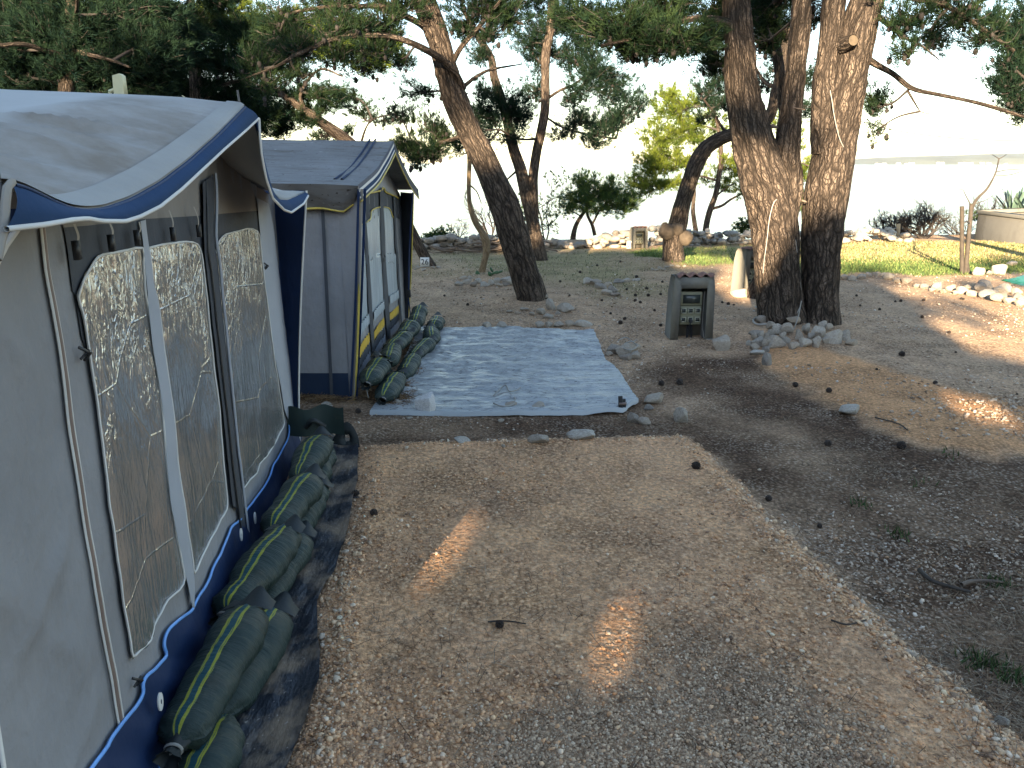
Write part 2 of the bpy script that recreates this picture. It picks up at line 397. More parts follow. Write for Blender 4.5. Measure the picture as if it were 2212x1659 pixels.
def boxv(c, h, R=None):
    c = np.asarray(c, float); h = np.asarray(h, float)
    V = np.array([[x, y, z] for x in (-1, 1) for y in (-1, 1) for z in (-1, 1)], float)*h
    if R is not None: V = V@np.asarray(R).T
    F = np.array([[0, 1, 3, 2], [4, 6, 7, 5], [0, 4, 5, 1], [2, 3, 7, 6], [0, 2, 6, 4], [1, 5, 7, 3]])
    return V+c, F
def bevel_box(c, h, b=.01, R=None):
    bm = bmesh.new(); bmesh.ops.create_cube(bm, size=2)
    for v in bm.verts: v.co = Vector((v.co.x*h[0], v.co.y*h[1], v.co.z*h[2]))
    bmesh.ops.bevel(bm, geom=bm.edges[:], offset=b, segments=2, affect='EDGES', profile=.5)
    bmesh.ops.triangulate(bm, faces=bm.faces[:]); bm.verts.ensure_lookup_table()
    V = np.array([v.co[:] for v in bm.verts]); F = np.array([[v.index for v in f.verts] for f in bm.faces]); bm.free()
    if R is not None: V = V@np.asarray(R).T
    return V+np.asarray(c, float), F
def ico(sub):
    bm = bmesh.new(); bmesh.ops.create_icosphere(bm, subdivisions=sub, radius=1); bm.verts.ensure_lookup_table()
    V = np.array([v.co[:] for v in bm.verts]); F = np.array([[v.index for v in f.verts] for f in bm.faces]); bm.free(); return V, F
ICO1, ICO2, ICO3, ICO4 = ico(1), ico(2), ico(3), ico(4)
def rotz(a): c, s = math.cos(a), math.sin(a); return np.array([[c, -s, 0], [s, c, 0], [0, 0, 1.]])
def rot(ax, a): return np.array(Matrix.Rotation(a, 3, ax))
# ================================================================== THE SETTING: ground, sea, far shore
def gpoly(pts): return np.array([G(x, y)[:2] for x, y in pts])
def sdist(x, y, poly):
    x = np.asarray(x, float); y = np.asarray(y, float); ins = np.zeros(x.shape, bool); d = np.full(x.shape, 1e9)
    for i in range(len(poly)):
        ax, ay = poly[i]; bx, by = poly[(i+1) % len(poly)]
        ex, ey = bx-ax, by-ay; t = np.clip(((x-ax)*ex+(y-ay)*ey)/(ex*ex+ey*ey+1e-12), 0, 1)
        d = np.minimum(d, np.hypot(x-ax-t*ex, y-ay-t*ey))
        if abs(ey) > 1e-12: ins ^= ((ay > y) != (by > y)) & (x < ex*(y-ay)/ey+ax)
    return np.where(ins, d, -d)
PAD = gpoly([(772, 972), (900, 962), (1100, 957), (1300, 949), (1480, 944), (1530, 985), (1700, 1165), (1800, 1260), (1870, 1340), (2060, 1500), (2212, 1625), (2500, 1900), (560, 1900), (628, 1662), (684, 1480), (692, 1310), (745, 1190), (774, 1050)])
PATH = gpoly([(1670, 758), (1658, 780), (1750, 835), (1850, 893), (1960, 950), (2100, 985), (2190, 970), (2260, 930), (2230, 885), (2050, 842), (1900, 803), (1790, 768), (1740, 757)])
DARK = gpoly([(560, 880), (800, 880), (1330, 888), (1392, 800), (1440, 765), (1560, 770), (1650, 770), (1750, 835), (1960, 950), (2100, 985), (3000, 1040), (4200, 1900), (2500, 1900), (2212, 1625), (2060, 1500), (1870, 1340), (1800, 1260), (1700, 1165), (1530, 985), (1480, 944), (1100, 957), (772, 972), (500, 1000)])
LAWN = gpoly([(1385, 538), (1500, 531), (1700, 527), (1815, 524), (2212, 519), (2700, 519), (2700, 585), (2212, 588), (2085, 592), (1815, 594), (1700, 575), (1500, 576), (1400, 562)])
OLIVE = gpoly([(880, 545), (1385, 532), (1420, 560), (1500, 605), (1380, 640), (1150, 600), (900, 590)])
GREYG = gpoly([(1250, 1500), (1480, 1390), (1700, 1480), (1800, 1560), (1950, 1700), (1800, 1900), (1000, 1900), (1050, 1600)])
def ss(d, w): return np.clip(d/w+.5, 0, 1)
def ground_h(x, y):
    x = np.asarray(x, float); y = np.asarray(y, float)
    h = n2(x, y, .45, 3, 3)*.045+n2(x, y, 3.5, 2, 5)*.010
    near = np.clip((y-1)/3, 0, 1)
    h = h*near
    d = sdist(x, y, PAD)+n2(x, y, 5, 3, 8)*.05
    h = h+.035*ss(d, .16)+.010*np.exp(-((d-.10)/.09)**2)
    h = h+.03*ss(sdist(x, y, PATH)+n2(x, y, 4, 2, 9)*.05, .3)
    for (cx, cy, r, a) in ((3.05, 8.3, 1.0, .05), (.25, 9.9, .7, .05), (2.95, 14.0, 1.0, .08), (-.5, 12.3, .7, .06)):
        h = h+a*np.exp(-((x-cx)**2+(y-cy)**2)/(r*r))
    e = 18.9+1.2*np.clip((x-6)/6, 0, 2)+n2(x, y, .3, 2, 21)*.4
    h = h-np.clip(y-e, 0, 4)*.95
    return h
def gz(x, y): return float(ground_h(np.array([x]), np.array([y]))[0])
def GP(px, py):
    p = G(px, py)
    for _ in range(2): p = G(px, py, gz(p[0], p[1]))
    return p
def axis(*segs):
    out = []
    for a, b, st in segs: out.append(np.arange(a, b, st))
    return np.concatenate(out+[np.array([segs[-1][1]])])
gx = axis((-60, -8, 2.0), (-8, -2.2, .2), (-2.2, 4.6, .03), (4.6, 12, .12), (12, 60, 2.0))
gy = axis((-40, 0, 2.0), (0, 1.3, .1), (1.3, 6.4, .03), (6.4, 12, .07), (12, 24.5, .16))
XX, YY = np.meshgrid(gx, gy); fx, fy = XX.ravel(), YY.ravel(); HH = ground_h(fx, fy)
nz = n2(fx, fy, 3.2, 4, 31)
a_pad = ss(sdist(fx, fy, PAD)+n2(fx, fy, 6, 4, 8)*.06, .05)
a_path = ss(sdist(fx, fy, PATH)+n2(fx, fy, 4, 4, 12)*.16+.06, .16)
a_dark = ss(sdist(fx, fy, DARK)+n2(fx, fy, 3, 4, 14)*.2, .25)*(1-a_pad)*(1-a_path)
a_dark = a_dark*np.clip(.80+n2(fx, fy, 1.6, 4, 77)*.9, .2, 1)
a_lawn = ss(sdist(fx, fy, LAWN)+n2(fx, fy, 1.2, 4, 15)*.7, .5)
a_lawn = np.maximum(a_lawn, ss(sdist(fx, fy, OLIVE)+n2(fx, fy, .9, 4, 16)*1.3-.3, 1.5)*.45)
a_dry = np.clip((fx-2.8)/2.2, 0, 1)*np.clip((fy-13.6+n2(fx, fy, .5, 2, 5)*1.5)/1.6, 0, 1)*np.clip(.85+n2(fx, fy, .9, 3, 5), 0, 1)
a_grey = ss(sdist(fx, fy, GREYG)+n2(fx, fy, 2.2, 4, 44)*.35, .35)*a_pad
def ground_mat():
    t = NT('ground_earth'); o = t.obj()
    f1 = t.noise(o, 2.3, 6, .62); f2 = t.noise(o, 17, 5, .65); pv = t.vor(o, 48); pv2 = t.vor(o, 115); spk = t.ramp(t.noise(o, 42, 3, .7), [(.36, .66), (.5, 1.0), (.64, 1.42)])
    pebc = t.n('TexVoronoi', {'Vector': o, 'Scale': 48.0}).outputs['Color']
    peb = t.ramp(pv, [(.26, 1.0), (.46, 0.0)])
    base = t.mix(t.ramp(f1, [(.35, 0.0), (.65, 1.0)]), (.40, .265, .165), (.52, .35, .215))
    base = t.mix(t.ramp(f2, [(.5, 0.0), (.72, .7)]), base, (.17, .115, .078))
    base = t.mix(t.mul(peb, t.ramp(t.noise(o, 5, 4), [(.4, 0.0), (.6, .55)])), base, (.48, .39, .30))
    pad = t.mix(t.ramp(f1, [(.36, 0.0), (.64, 1.0)]), (.57, .325, .175), (.68, .385, .195))
    pad = t.mix(t.ramp(f2, [(.45, 0.0), (.7, .6)]), pad, (.34, .225, .14))
    pad = t.mix(t.mul(peb, .45), pad, t.mix(pebc, (.58, .41, .25), (.42, .30, .20)))
    grey = t.mix(t.mul(peb, .7), (.33, .21, .125), t.mix(pebc, (.50, .355, .23), (.36, .25, .16)))
    pad = t.mix(t.attr('grey'), pad, grey)
    dark = t.mix(t.ramp(f2, [(.35, 0.0), (.65, 1.0)]), (.105, .060, .036), (.17, .103, .062))
    dark = t.mix(t.mul(peb, t.ramp(f1, [(.45, 0.05), (.6, .75)])), dark, t.mix(pebc, (.40, .335, .265), (.25, .205, .16)))
    path = t.mix(f2, (.60, .325, .155), (.50, .28, .14))
    gr = t.mix(t.ramp(t.noise(o, 9, 5), [(.35, 0.0), (.65, 1.0)]), (.075, .125, .034), (.15, .20, .055))
    dry = t.mix(f2, (.43, .325, .155), (.32, .265, .11))
    c = t.mix(t.attr('dark'), base, dark); c = t.mix(t.attr('path'), c, path); c = t.mix(t.attr('pad'), c, pad)
    gr = t.mix(t.attr('dry'), gr, dry); c = t.mix(t.attr('lawn'), c, gr)
    stony = t.ramp(t.noise(o, 1.7, 6, .65), [(.40, 0.0), (.62, 1.0)]); stony = t.n('Math', {0: stony, 1: t.attr('dark')}, operation='MAXIMUM').outputs[0]; gap = t.mix(stony, (1.04, 1.04, 1.04), t.ramp(pv, [(.30, 1.12), (.62, .55)])); c = t.n('MixRGB', {'Fac': .9, 'Color1': c, 'Color2': t.mul(spk, gap)}, blend_type='MULTIPLY').outputs[0]  # darkening between the pebbles paints in the shadows there
    b = t.bump(f2, .04, .8); b = t.bump(pv, .02, t.add(.25, t.mul(stony, .65)), b); b = t.bump(pv2, .005, .7, b)
    return t.P(col=c, rough=.95, normal=b, spec=.1)
M['ground'] = ground_mat()
rough_n = n2(fx, fy, 22, 2, 51)*.007*(fy > 0)*(fy < 9)
tag(put('ground', np.stack([fx, fy, HH+rough_n], -1), gridF(len(gy), len(gx)), M['ground'], smooth=True,
    attrs=dict(pad=a_pad, dark=a_dark, path=a_path, lawn=a_lawn, dry=a_dry, grey=a_grey)), kind='structure')
def sea_mat():
    t = NT('sea_water'); o = t.obj()
    b = t.bump(t.noise(t.vec(o, (.35, 1, 1)), .9, 5, .6), .7, 1.0)
    return t.P(col=(.06, .13, .18), rough=.10, normal=b, ior=1.33, spec=.5)
M['sea'] = sea_mat()
SEA = -2.6
tag(put('sea', np.array([[-9000, 20, SEA], [9000, 20, SEA], [9000, 6500, SEA], [-9000, 6500, SEA]]), np.array([[0, 1, 2, 3]]), M['sea']), kind='structure')
# far shore, two kilometres off
xs = np.linspace(700, 3600, 160); D = 2250.0
top = 14+36*np.clip((xs-850)/1300, 0, 1)+6*n2(xs, xs*0, .004, 4, 6); top *= np.clip((xs-820)/250, 0, 1)
V = np.concatenate([np.stack([xs, D+0*xs, SEA-1+0*xs], 1), np.stack([xs, D+60+0*xs, SEA+top*.55+n2(xs, xs*0, .03, 3, 2)*2], 1), np.stack([xs, D+200+0*xs, SEA+np.maximum(top, -1)], 1), np.stack([xs, D+600+0*xs, SEA-2+0*xs], 1)])
M['farland'] = plain('far_wooded_shore', (.12, .13, .10), .95, .25, .01, bump=0)
tag(put('hills', V, gridF(4, len(xs)), M['farland'], smooth=True), kind='structure')
mb = MB()
for k in range(30):
    x = RNG.choice([RNG.uniform(1010, 1320), RNG.uniform(1200, 1440), RNG.uniform(1900, 2200)]); h = RNG.uniform(1.5, 3.2)
    mb.add(*boxv((x, D-6+RNG.uniform(0, 30), SEA+h), (RNG.uniform(2.5, 7), 5, h)))
M['farwall'] = plain('far_white_walls', (.75, .74, .72), .8, .05)
tag(mb.put('far_town', M['farwall']), 'pale houses strung along the far shore across the water', 'houses', kind='stuff')
# ------------------------------------------------------------------ loose gravel, needle litter, grass blades
def scatter_px(n, x0, x1, y0, y1, seed):
    r = np.random.default_rng(seed); px = r.uniform(x0, x1, n); py = r.uniform(y0, y1, n)
    a = (px-CX)/FPX; b = (CY-py)/FPX; d = np.stack([a, _c+_s*b, -_s+_c*b], -1); t = -CAM[2]/d[:, 2]
    return CAM[0]+t*d[:, 0], t*d[:, 1], r
IV = []
for k in range(8):
    v = ICO1[0]*np.array([1.0, RNG.uniform(.6, 1), RNG.uniform(.45, .75)]); v = v*(1+.28*RNG.standard_normal((12, 1))*.7)
    IV.append(v)
IV = np.array(IV)
def pebbles(name, x, y, size, cols, r, label=None, sink=.25):
    n = len(x); z = ground_h(x, y); k = r.integers(0, 8, n); a = r.uniform(0, 6.28, n); c, s = np.cos(a), np.sin(a)
    v = IV[k]*size[:, None, None]; tl = r.normal(0, .25, (n, 2))
    vz = v[..., 2]+v[..., 0]*tl[:, :1]+v[..., 1]*tl[:, 1:]
    X = x[:, None]+v[..., 0]*c[:, None]-v[..., 1]*s[:, None]; Y_ = y[:, None]+v[..., 0]*s[:, None]+v[..., 1]*c[:, None]
    V = np.stack([X, Y_, z[:, None]+size[:, None]*sink+vz], -1).reshape(-1, 3)
    F = (ICO1[1][None]+np.arange(n)[:, None, None]*12).reshape(-1, 3)
    o = put(name, V, F, M['tinted'], attrs=dict(tint=np.repeat(cols, 12, 0)))
    return tag(o, kind='stuff')
def pal(r, n, cols, w, var=.18):
    cols = np.array(cols); i = r.choice(len(cols), n, p=np.array(w)/sum(w)); return np.clip(cols[i]*(1+var*r.standard_normal((n, 1))), .01, .8)
def peb_zone(name, n, box, fn, smin, smax, cols, w, seed):
    x, y, r = scatter_px(n, *box, seed); keep = r.uniform(0, 1, n) < fn(x, y); x, y = x[keep], y[keep]; m = len(x)
    size = smin*(smax/smin)**(r.uniform(0, 1, m)**2.2)
    pebbles(name, x, y, size, pal(r, m, cols, w), r)
inpad = lambda x, y: (sdist(x, y, PAD)+n2(x, y, 6, 3, 8)*.06 > -.02)
def padw(x, y):
    d = sdist(x, y, PAD)+n2(x, y, 6, 4, 8)*.06; g = ss(sdist(x, y, GREYG)+n2(x, y, 2.2, 4, 44)*.35, .35)
    w = np.clip(.40+n2(x, y, 1.5, 4, 61)*1.9, .04, 1); w = np.maximum(w, g*.9); w = np.maximum(w, .95*(d < .16)*(d > -.03))
    return w*(d > -.04)*(1-.85*g)
def greyw(x, y):
    g = ss(sdist(x, y, GREYG)+n2(x, y, 2.2, 4, 44)*.35, .35); return g*inpad(x, y)
peb_zone('pad_gravel', 52000, (600, 2260, 930, 1740), padw, .0028, .0115, [(.64, .41, .24), (.60, .34, .175), (.48, .295, .175), (.66, .50, .35), (.29, .185, .12)], [4, 4, 3, 1.4, 1.6], 1)
peb_zone('grey_gravel', 26000, (1000, 2000, 1380, 1740), greyw, .0028, .0080, [(.50, .36, .235), (.40, .28, .18), (.55, .43, .305), (.27, .185, .12)], [4, 4, 1.3, 2], 2)
def darkw(x, y):
    d = ss(sdist(x, y, DARK)+n2(x, y, 3, 4, 14)*.2, .25)*(1-inpad(x, y)); return d*np.clip(.32+n2(x, y, 1.3, 4, 71)*1.7, .03, 1)
peb_zone('litter_gravel', 46000, (640, 2260, 760, 1700), darkw, .0038, .0115, [(.46, .365, .27), (.35, .265, .19), (.54, .46, .37), (.38, .24, .14), (.22, .155, .11)], [4, 4, 1.5, 1.2, 2], 3)
def farw(x, y):
    o_ = (sdist(x, y, DARK) < 0)*(1-inpad(x, y))*(sdist(x, y, LAWN) < 0)*((x > -1.1) | (y > 9)); return o_*np.clip(.4+n2(x, y, .8, 4, 81)*1.2, .05, 1)
peb_zone('scattered_gravel', 26000, (880, 2260, 560, 960), farw, .006, .020, [(.47, .375, .28), (.36, .27, .19), (.55, .475, .39), (.25, .17, .11)], [4, 4, 1.4, 2], 4)
def litter(name, n, box, fn, seed, cols):
    x, y, r = scatter_px(n, *box, seed); k = r.uniform(0, 1, n) < fn(x, y); x, y = x[k], y[k]; m = len(x); z = ground_h(x, y)
    L = r.uniform(.02, .05, m); a = r.uniform(0, 6.28, m); w = r.uniform(.0007, .0014, m)
    dx, dy = np.cos(a)*L, np.sin(a)*L; ox, oy = -np.sin(a)*w, np.cos(a)*w; z0 = z+r.uniform(.003, .014, m); dz = r.normal(0, .005, m)
    P = np.stack([np.stack([x-dx+ox, y-dy+oy, z0-dz], -1), np.stack([x-dx-ox, y-dy-oy, z0-dz], -1), np.stack([x+dx-ox, y+dy-oy, z0+dz], -1), np.stack([x+dx+ox, y+dy+oy, z0+dz], -1)], 1)
    tag(put(name, P.reshape(-1, 3), np.arange(m*4).reshape(m, 4), M['tinted'], attrs=dict(tint=np.repeat(pal(r, m, cols, [1]*len(cols)), 4, 0))), kind='stuff')
edgew = lambda x, y: .9*(np.abs(sdist(x, y, PAD)+n2(x, y, 6, 4, 8)*.06-.045) < .085)*(y > 1.3)*(x > -.8)
peb_zone('pad_edge_gravel', 16000, (690, 2260, 925, 1740), edgew, .005, .017, [(.60, .42, .26), (.52, .34, .20), (.62, .50, .37), (.42, .30, .20)], [4, 3, 2, 2], 9)
litter('needle_litter', 52000, (640, 2260, 640, 1740), lambda x, y: np.clip(.08+.9*(sdist(x, y, DARK) > -.1)*np.clip(.25+n2(x, y, 1.4, 4, 92)*2.6, 0, 1)+.2*(n2(x, y, 1.1, 4, 91) > .1), 0, 1)*(1-.8*inpad(x, y))*((x > -1.1) | (y > 9)), 5, [(.16, .095, .055), (.22, .145, .085), (.09, .06, .04), (.30, .23, .155)])
def blades(name, n, box, fn, seed, h, cols):
    x, y, r = scatter_px(n, *box, seed); k = r.uniform(0, 1, n) < fn(x, y); x, y = x[k], y[k]; m = len(x); z = ground_h(x, y)
    hh = h*r.uniform(.5, 1.3, m); a = r.uniform(0, 6.28, m); w = .004+.0003*y; lx, ly = r.normal(0, .45, m)*hh, r.normal(0, .45, m)*hh
    P = np.stack([np.stack([x-np.cos(a)*w, y-np.sin(a)*w, z-.005], -1), np.stack([x+np.cos(a)*w, y+np.sin(a)*w, z-.005], -1), np.stack([x+lx, y+ly, z+hh], -1)], 1)
    tag(put(name, P.reshape(-1, 3), np.arange(m*3).reshape(m, 3), M['tinted'], attrs=dict(tint=np.repeat(pal(r, m, cols, [1]*len(cols), .25), 3, 0))), kind='stuff')
def lawnw(x, y): return ss(sdist(x, y, LAWN)+n2(x, y, 1.2, 4, 15)*.7, .5)*(1-.8*np.clip((x-2.8)/2.2, 0, 1)*np.clip((y-13.6)/1.6, 0, 1))
blades('lawn_grass', 30000, (1370, 2240, 516, 600), lawnw, 6, .045, [(.060, .105, .030), (.10, .145, .042), (.14, .165, .055)])
blades('dry_grass', 12000, (1800, 2240, 516, 580), lambda x, y: ss(sdist(x, y, LAWN), .5)*np.clip((x-2.8)/2.2, 0, 1)*np.clip((y-13.6)/1.6, 0, 1), 16, .03, [(.36, .275, .125), (.26, .225, .09), (.42, .34, .17)])
blades('sparse_grass', 7000, (880, 1560, 535, 640), lambda x, y: ss(sdist(x, y, OLIVE)+n2(x, y, .9, 4, 16)*1.3-.3, 1.5)*.5, 7, .03, [(.09, .12, .045), (.15, .15, .07)])
TUFT = [G(px, py)[:2] for px, py in ((1980, 1045), (1940, 1160), (2145, 1265), (2120, 1440), (2180, 1470), (1860, 1090), (2060, 985), (1265, 945))]
def tuftw(x, y):
    w = 0*x
    for c in TUFT: w = np.maximum(w, np.exp(-((x-c[0])**2+(y-c[1])**2)/.0022))
    return w
blades('grass_tufts', 36000, (1220, 2240, 920, 1520), tuftw, 8, .04, [(.045, .075, .028), (.07, .105, .035)])
# ================================================================== TENT 1: blue-edged caravan awning
A1 = G(345, 1659); B1 = G(645, 950); D1 = (B1-A1)/np.linalg.norm(B1-A1); N1 = np.array([D1[1], -D1[0], 0.0])
UPZ = np.array([0, 0, 1.0])
def su1(p): return np.dot(p-A1, D1), p[2]
def at1(s, z, o=0.0): return A1+np.multiply.outer(s, D1)+np.multiply.outer(z, UPZ)+np.multiply.outer(np.asarray(o)+0*np.asarray(s), N1)
CREASE = [(-.7, .75, .15, 1.10, .014, .05), (-.75, .35, .2, .62, .012, .06), (-.5, 1.5, -.05, 1.05, .012, .05), (-.8, 1.2, -.25, .5, .012, .06), (.1, .25, -.3, .55, .01, .04), (-.45, .2, .05, .9, .010, .05), (2.3, .5, 2.75, .8, .01, .04), (2.45, 1.2, 2.7, .5, .01, .04)]
def wd1(s, z):
    s = np.asarray(s, float); z = np.asarray(z, float)
    q = np.stack([s*1.0, z*.45, 0*s], -1)
    f = .016*fbm(q, 2.6, 3, 41)+.005*fbm(np.stack([s+z*.35, z*.9-s*.3, 0*s], -1), 7, 2, 43)
    for (s0, z0, s1, z1, a_, w_) in CREASE:
        ex, ez = s1-s0, z1-z0; L2 = ex*ex+ez*ez; t_ = ((s-s0)*ex+(z-z0)*ez)/L2; d_ = ((s-s0)*ez-(z-z0)*ex)/math.sqrt(L2); f = f+a_*.28*np.clip(1-np.abs(d_)/(w_*1.3), 0, 1)**1.5*np.clip(np.minimum(t_, 1-t_)*5, 0, 1)*np.where(s < 1, np.clip((-.27-s)/.10, 0, 1), np.clip((s-2.45)/.1, 0, 1))*3
    return f+.012*np.clip((z-1.45)/.3, 0, 1)*np.sin(s*38+3*fbm(q, 2, 2, 9))*.6
def wall1(px, off=0.0):
    """grid or list of picture points -> points on the awning's front wall, pushed out by off"""
    px = np.asarray(px, float); sh = px.shape[:-1]; out = np.empty(sh+(3,)); fl = px.reshape(-1, 2); o = out.reshape(-1, 3)
    for i, (x, y) in enumerate(fl):
        p = PL(x, y, A1, N1); s, z = su1(p); o[i] = at1(s, z, off+float(wd1(s, z)))
    return out
Z1 = lambda L: [(x*.3125, 115.2+y*.3125) for x, y in L]
Z2 = lambda L: [(x*.3125, 576+y*.3125) for x, y in L]
Z3 = lambda L: [(x*.3402, 1094.4+y*.3402) for x, y in L]
t1 = thing('awning_tent', 'large grey and blue caravan awning with crinkled silvery windows beside the sandbags', 'tent', (A1[0], A1[1], 0))
def grid_part(name, pts, mat, parent, smooth=True, uv=None):
    nv, nu = pts.shape[:2]; return put(name, pts.reshape(-1, 3), gridF(nv, nu), mat, parent, smooth=smooth)
S0, S1 = -.80, 2.73
# wall cloth; its top follows the roof line
topx = np.array([[-.66, 1.66], [-.2, 1.72], [.4, 1.80], [.9, 1.84], [1.25, 1.86], [1.53, 1.775], [1.75, 1.72], [2.1, 1.66], [2.45, 1.60], [2.74, 1.555]])
ns, nzv = 240, 130
s = np.linspace(S0, S1, ns); zt = np.interp(s, topx[:, 0], topx[:, 1]); v = np.linspace(0, 1, nzv)[:, None]
Sg = np.repeat(s[None], nzv, 0); Zg = v*zt[None]
wall = at1(Sg, Zg, wd1(Sg, Zg)); grid_part('front_wall', wall, M['grey'], t1)
# gable cloth above the header band
hb = [(141, 491.8), (297, 477), (307, 473), (427, 466), (545, 456)]
nu = 70; b_ = resample(hb+[(576, 453)], nu); sz = np.array([su1(PL(x, y, A1, N1)) for x, y in b_])
ztop = np.interp(sz[:, 0], topx[:, 0], topx[:, 1])-.002; vv = np.linspace(0, 1, 14)[:, None]
Sg = np.repeat(sz[None, :, 0], 14, 0); Zg = sz[None, :, 1]*(1-vv)+ztop[None]*vv
grid_part('gable_cloth', at1(Sg, Zg, wd1(Sg, Zg)+.004+.006*np.sin(Sg*70)*vv), M['taupe'], t1)
# charcoal band that holds the windows
g = coons(hb+[(563, 455)], Z2([(700, 900), (1000, 700), (1500, 250), (1840, 60)]), [(141, 491.8), (156, 634), (159, 632), (172, 726)]+Z2([(700, 900)]), [(563, 455), (572, 520), (575, 595)], 60, 40)
P = wall1(g, .005); grid_part('header_band', P, M['charcoal'], t1)
# windows: traced top, bottom, left, right
WA = dict(top=Z1([(545, 1590), (600, 1490), (650, 1410), (690, 1393), (800, 1373), (955, 1343)]), right=Z1([(955, 1343), (975, 1659)])+Z2([(1000, 300), (1080, 1000), (1140, 1659)])+Z3([(1150, 505)]),
          left=Z1([(545, 1590), (508, 1659)])+Z2([(508, 200), (548, 350), (600, 700), (645, 1050), (720, 1659)])+Z3([(820, 975)]), bottom=Z3([(820, 975), (860, 915), (900, 900), (945, 820), (945, 750), (990, 680), (1030, 600), (1090, 545), (1150, 505)]))
WB = dict(top=Z1([(1005, 1345), (1030, 1330), (1150, 1315), (1300, 1297), (1340, 1330), (1362, 1400)]), right=Z1([(1362, 1400), (1395, 1659)])+Z2([(1430, 500), (1490, 1000), (1545, 1500)])+Z3([(1440, 0)]),
          left=Z1([(1005, 1345), (1030, 1659)])+Z2([(1050, 200), (1090, 480), (1145, 900), (1200, 1300), (1238, 1659)])+Z3([(1203, 425)]), bottom=Z3([(1203, 425), (1240, 360), (1300, 225), (1335, 180), (1370, 105), (1440, 0)]))
WC = dict(top=Z1([(1458, 1385), (1475, 1315), (1520, 1258), (1620, 1232), (1720, 1208), (1765, 1225), (1783, 1290)]), right=Z1([(1783, 1290), (1828, 1659)])+Z2([(1845, 300), (1880, 600), (1915, 850), (1955, 1085)]),
          left=Z1([(1458, 1385), (1470, 1659)])+Z2([(1520, 400), (1590, 1000), (1660, 1550)]), bottom=Z2([(1660, 1550), (1700, 1490), (1755, 1440), (1770, 1370), (1830, 1300), (1895, 1200), (1955, 1085)]))
for w in (WA, WB, WC):
    g = coons(w['top'], w['bottom'], w['left'], w['right'], 34, 90); P = wall1(g, .010)
    nv_, nu_ = P.shape[:2]; sz = np.array([su1(p) for p in P.reshape(-1, 3)]).reshape(nv_, nu_, 2)
    q = np.stack([sz[..., 0], sz[..., 1]*.5, 0*sz[..., 0]], -1); edge = np.minimum(1, np.minimum(np.arange(nu_), np.arange(nu_)[::-1])/4.0)[None]
    hgt = (.010*fbm(q, 5, 3, 61)+.004*(1-np.abs(vnoise(np.stack([sz[..., 0]*1.5+sz[..., 1]*.5, sz[..., 1]*.5, q[..., 2]], -1), 16, 63))))*edge
    wo = grid_part('window', P+hgt[..., None]*N1, M['foil'], t1)
    mb = MB(); loop = list(w['top'])+list(w['right'])[1:]+list(w['bottom'])[::-1][1:]+list(w['left'])[::-1][1:]
    rod(mb, wall1(catmull(resample(loop, 60), 2), .013), .0035, 5); mb.put('edge_binding', M['white'], wo, smooth=True)
# creases in the film are pale diagonal folds
# strips and zips
def strip(name, L, R, mat, off, n=40):
    g = np.stack([resample(L, n), resample(np.stack([resample(L, n), resample(R, n)]).mean(0), n), resample(R, n)], 1)
    P = wall1(g, off); P[:, 1] += N1*.006; return grid_part(name, P, mat, t1)
strip('window_divider', Z1([(948, 1160), (968, 1500)])+Z2([(985, 200), (1012, 500), (1090, 1100), (1130, 1659)])+Z3([(1150, 480), (1193, 650)]), Z1([(982, 1148), (1025, 1600)])+Z2([(1055, 240), (1085, 500), (1165, 1100), (1232, 1659)])+Z3([(1210, 560), (1197, 655)]), M['lightgrey'], .016)
strip('side_strip', Z1([(1762, 1000), (1790, 1290), (1815, 1580)])+Z2([(1845, 260), (1885, 600), (1960, 1000), (1985, 1060)]), Z1([(1845, 1040), (1880, 1200), (1905, 1400)])+Z2([(1920, 0), (1965, 400), (2010, 720), (2040, 1040)]), M['lightgrey'], .012)
strip('door_zip', Z1([(1345, 895), (1375, 1400)])+Z2([(1385, 0), (1470, 700), (1545, 1300), (1588, 1659)])+Z3([(1492, 0), (1540, 410)]), Z1([(1430, 830), (1440, 1300)])+Z2([(1470, 0), (1540, 700), (1610, 1300), (1655, 1659)])+Z3([(1530, 30), (1566, 365)]), M['charcoal'], .018)
for L, m_, r_, nm in ((Z1([(1430, 830), (1440, 1300)])+Z2([(1470, 0), (1540, 700), (1610, 1300), (1655, 1659)])+Z3([(1566, 365)]), 'lightgrey', .006, 'zip_flap_edge'),
                      (Z1([(1368, 875), (1385, 1400)])+Z2([(1405, 0), (1485, 700), (1560, 1300), (1605, 1659)])+Z3([(1538, 410)]), 'black', .004, 'zip_teeth')):
    mb = MB(); rod(mb, wall1(resample(L, 40), .026), r_, 6); mb.put(nm, M[m_], t1, smooth=True)
zl = [(87.5, 490), (94, 576), (109, 685), (126, 795), (144, 920), (171.5, 1094), (201, 1264), (236, 1452), (270.5, 1659), (296, 1810)]
mb = MB(); rod(mb, wall1(resample(zl, 60), .008), .0065, 6); mb.put('panel_zip', M['zip'], t1, smooth=True)
for dx in (-3.2, 3.2):
    mb = MB(); rod(mb, wall1(resample([(x+dx*(1+i*.12), y) for i, (x, y) in enumerate(zl)], 60), .009), .0035, 5); mb.put('zip_tape', M['white'], t1, smooth=True)
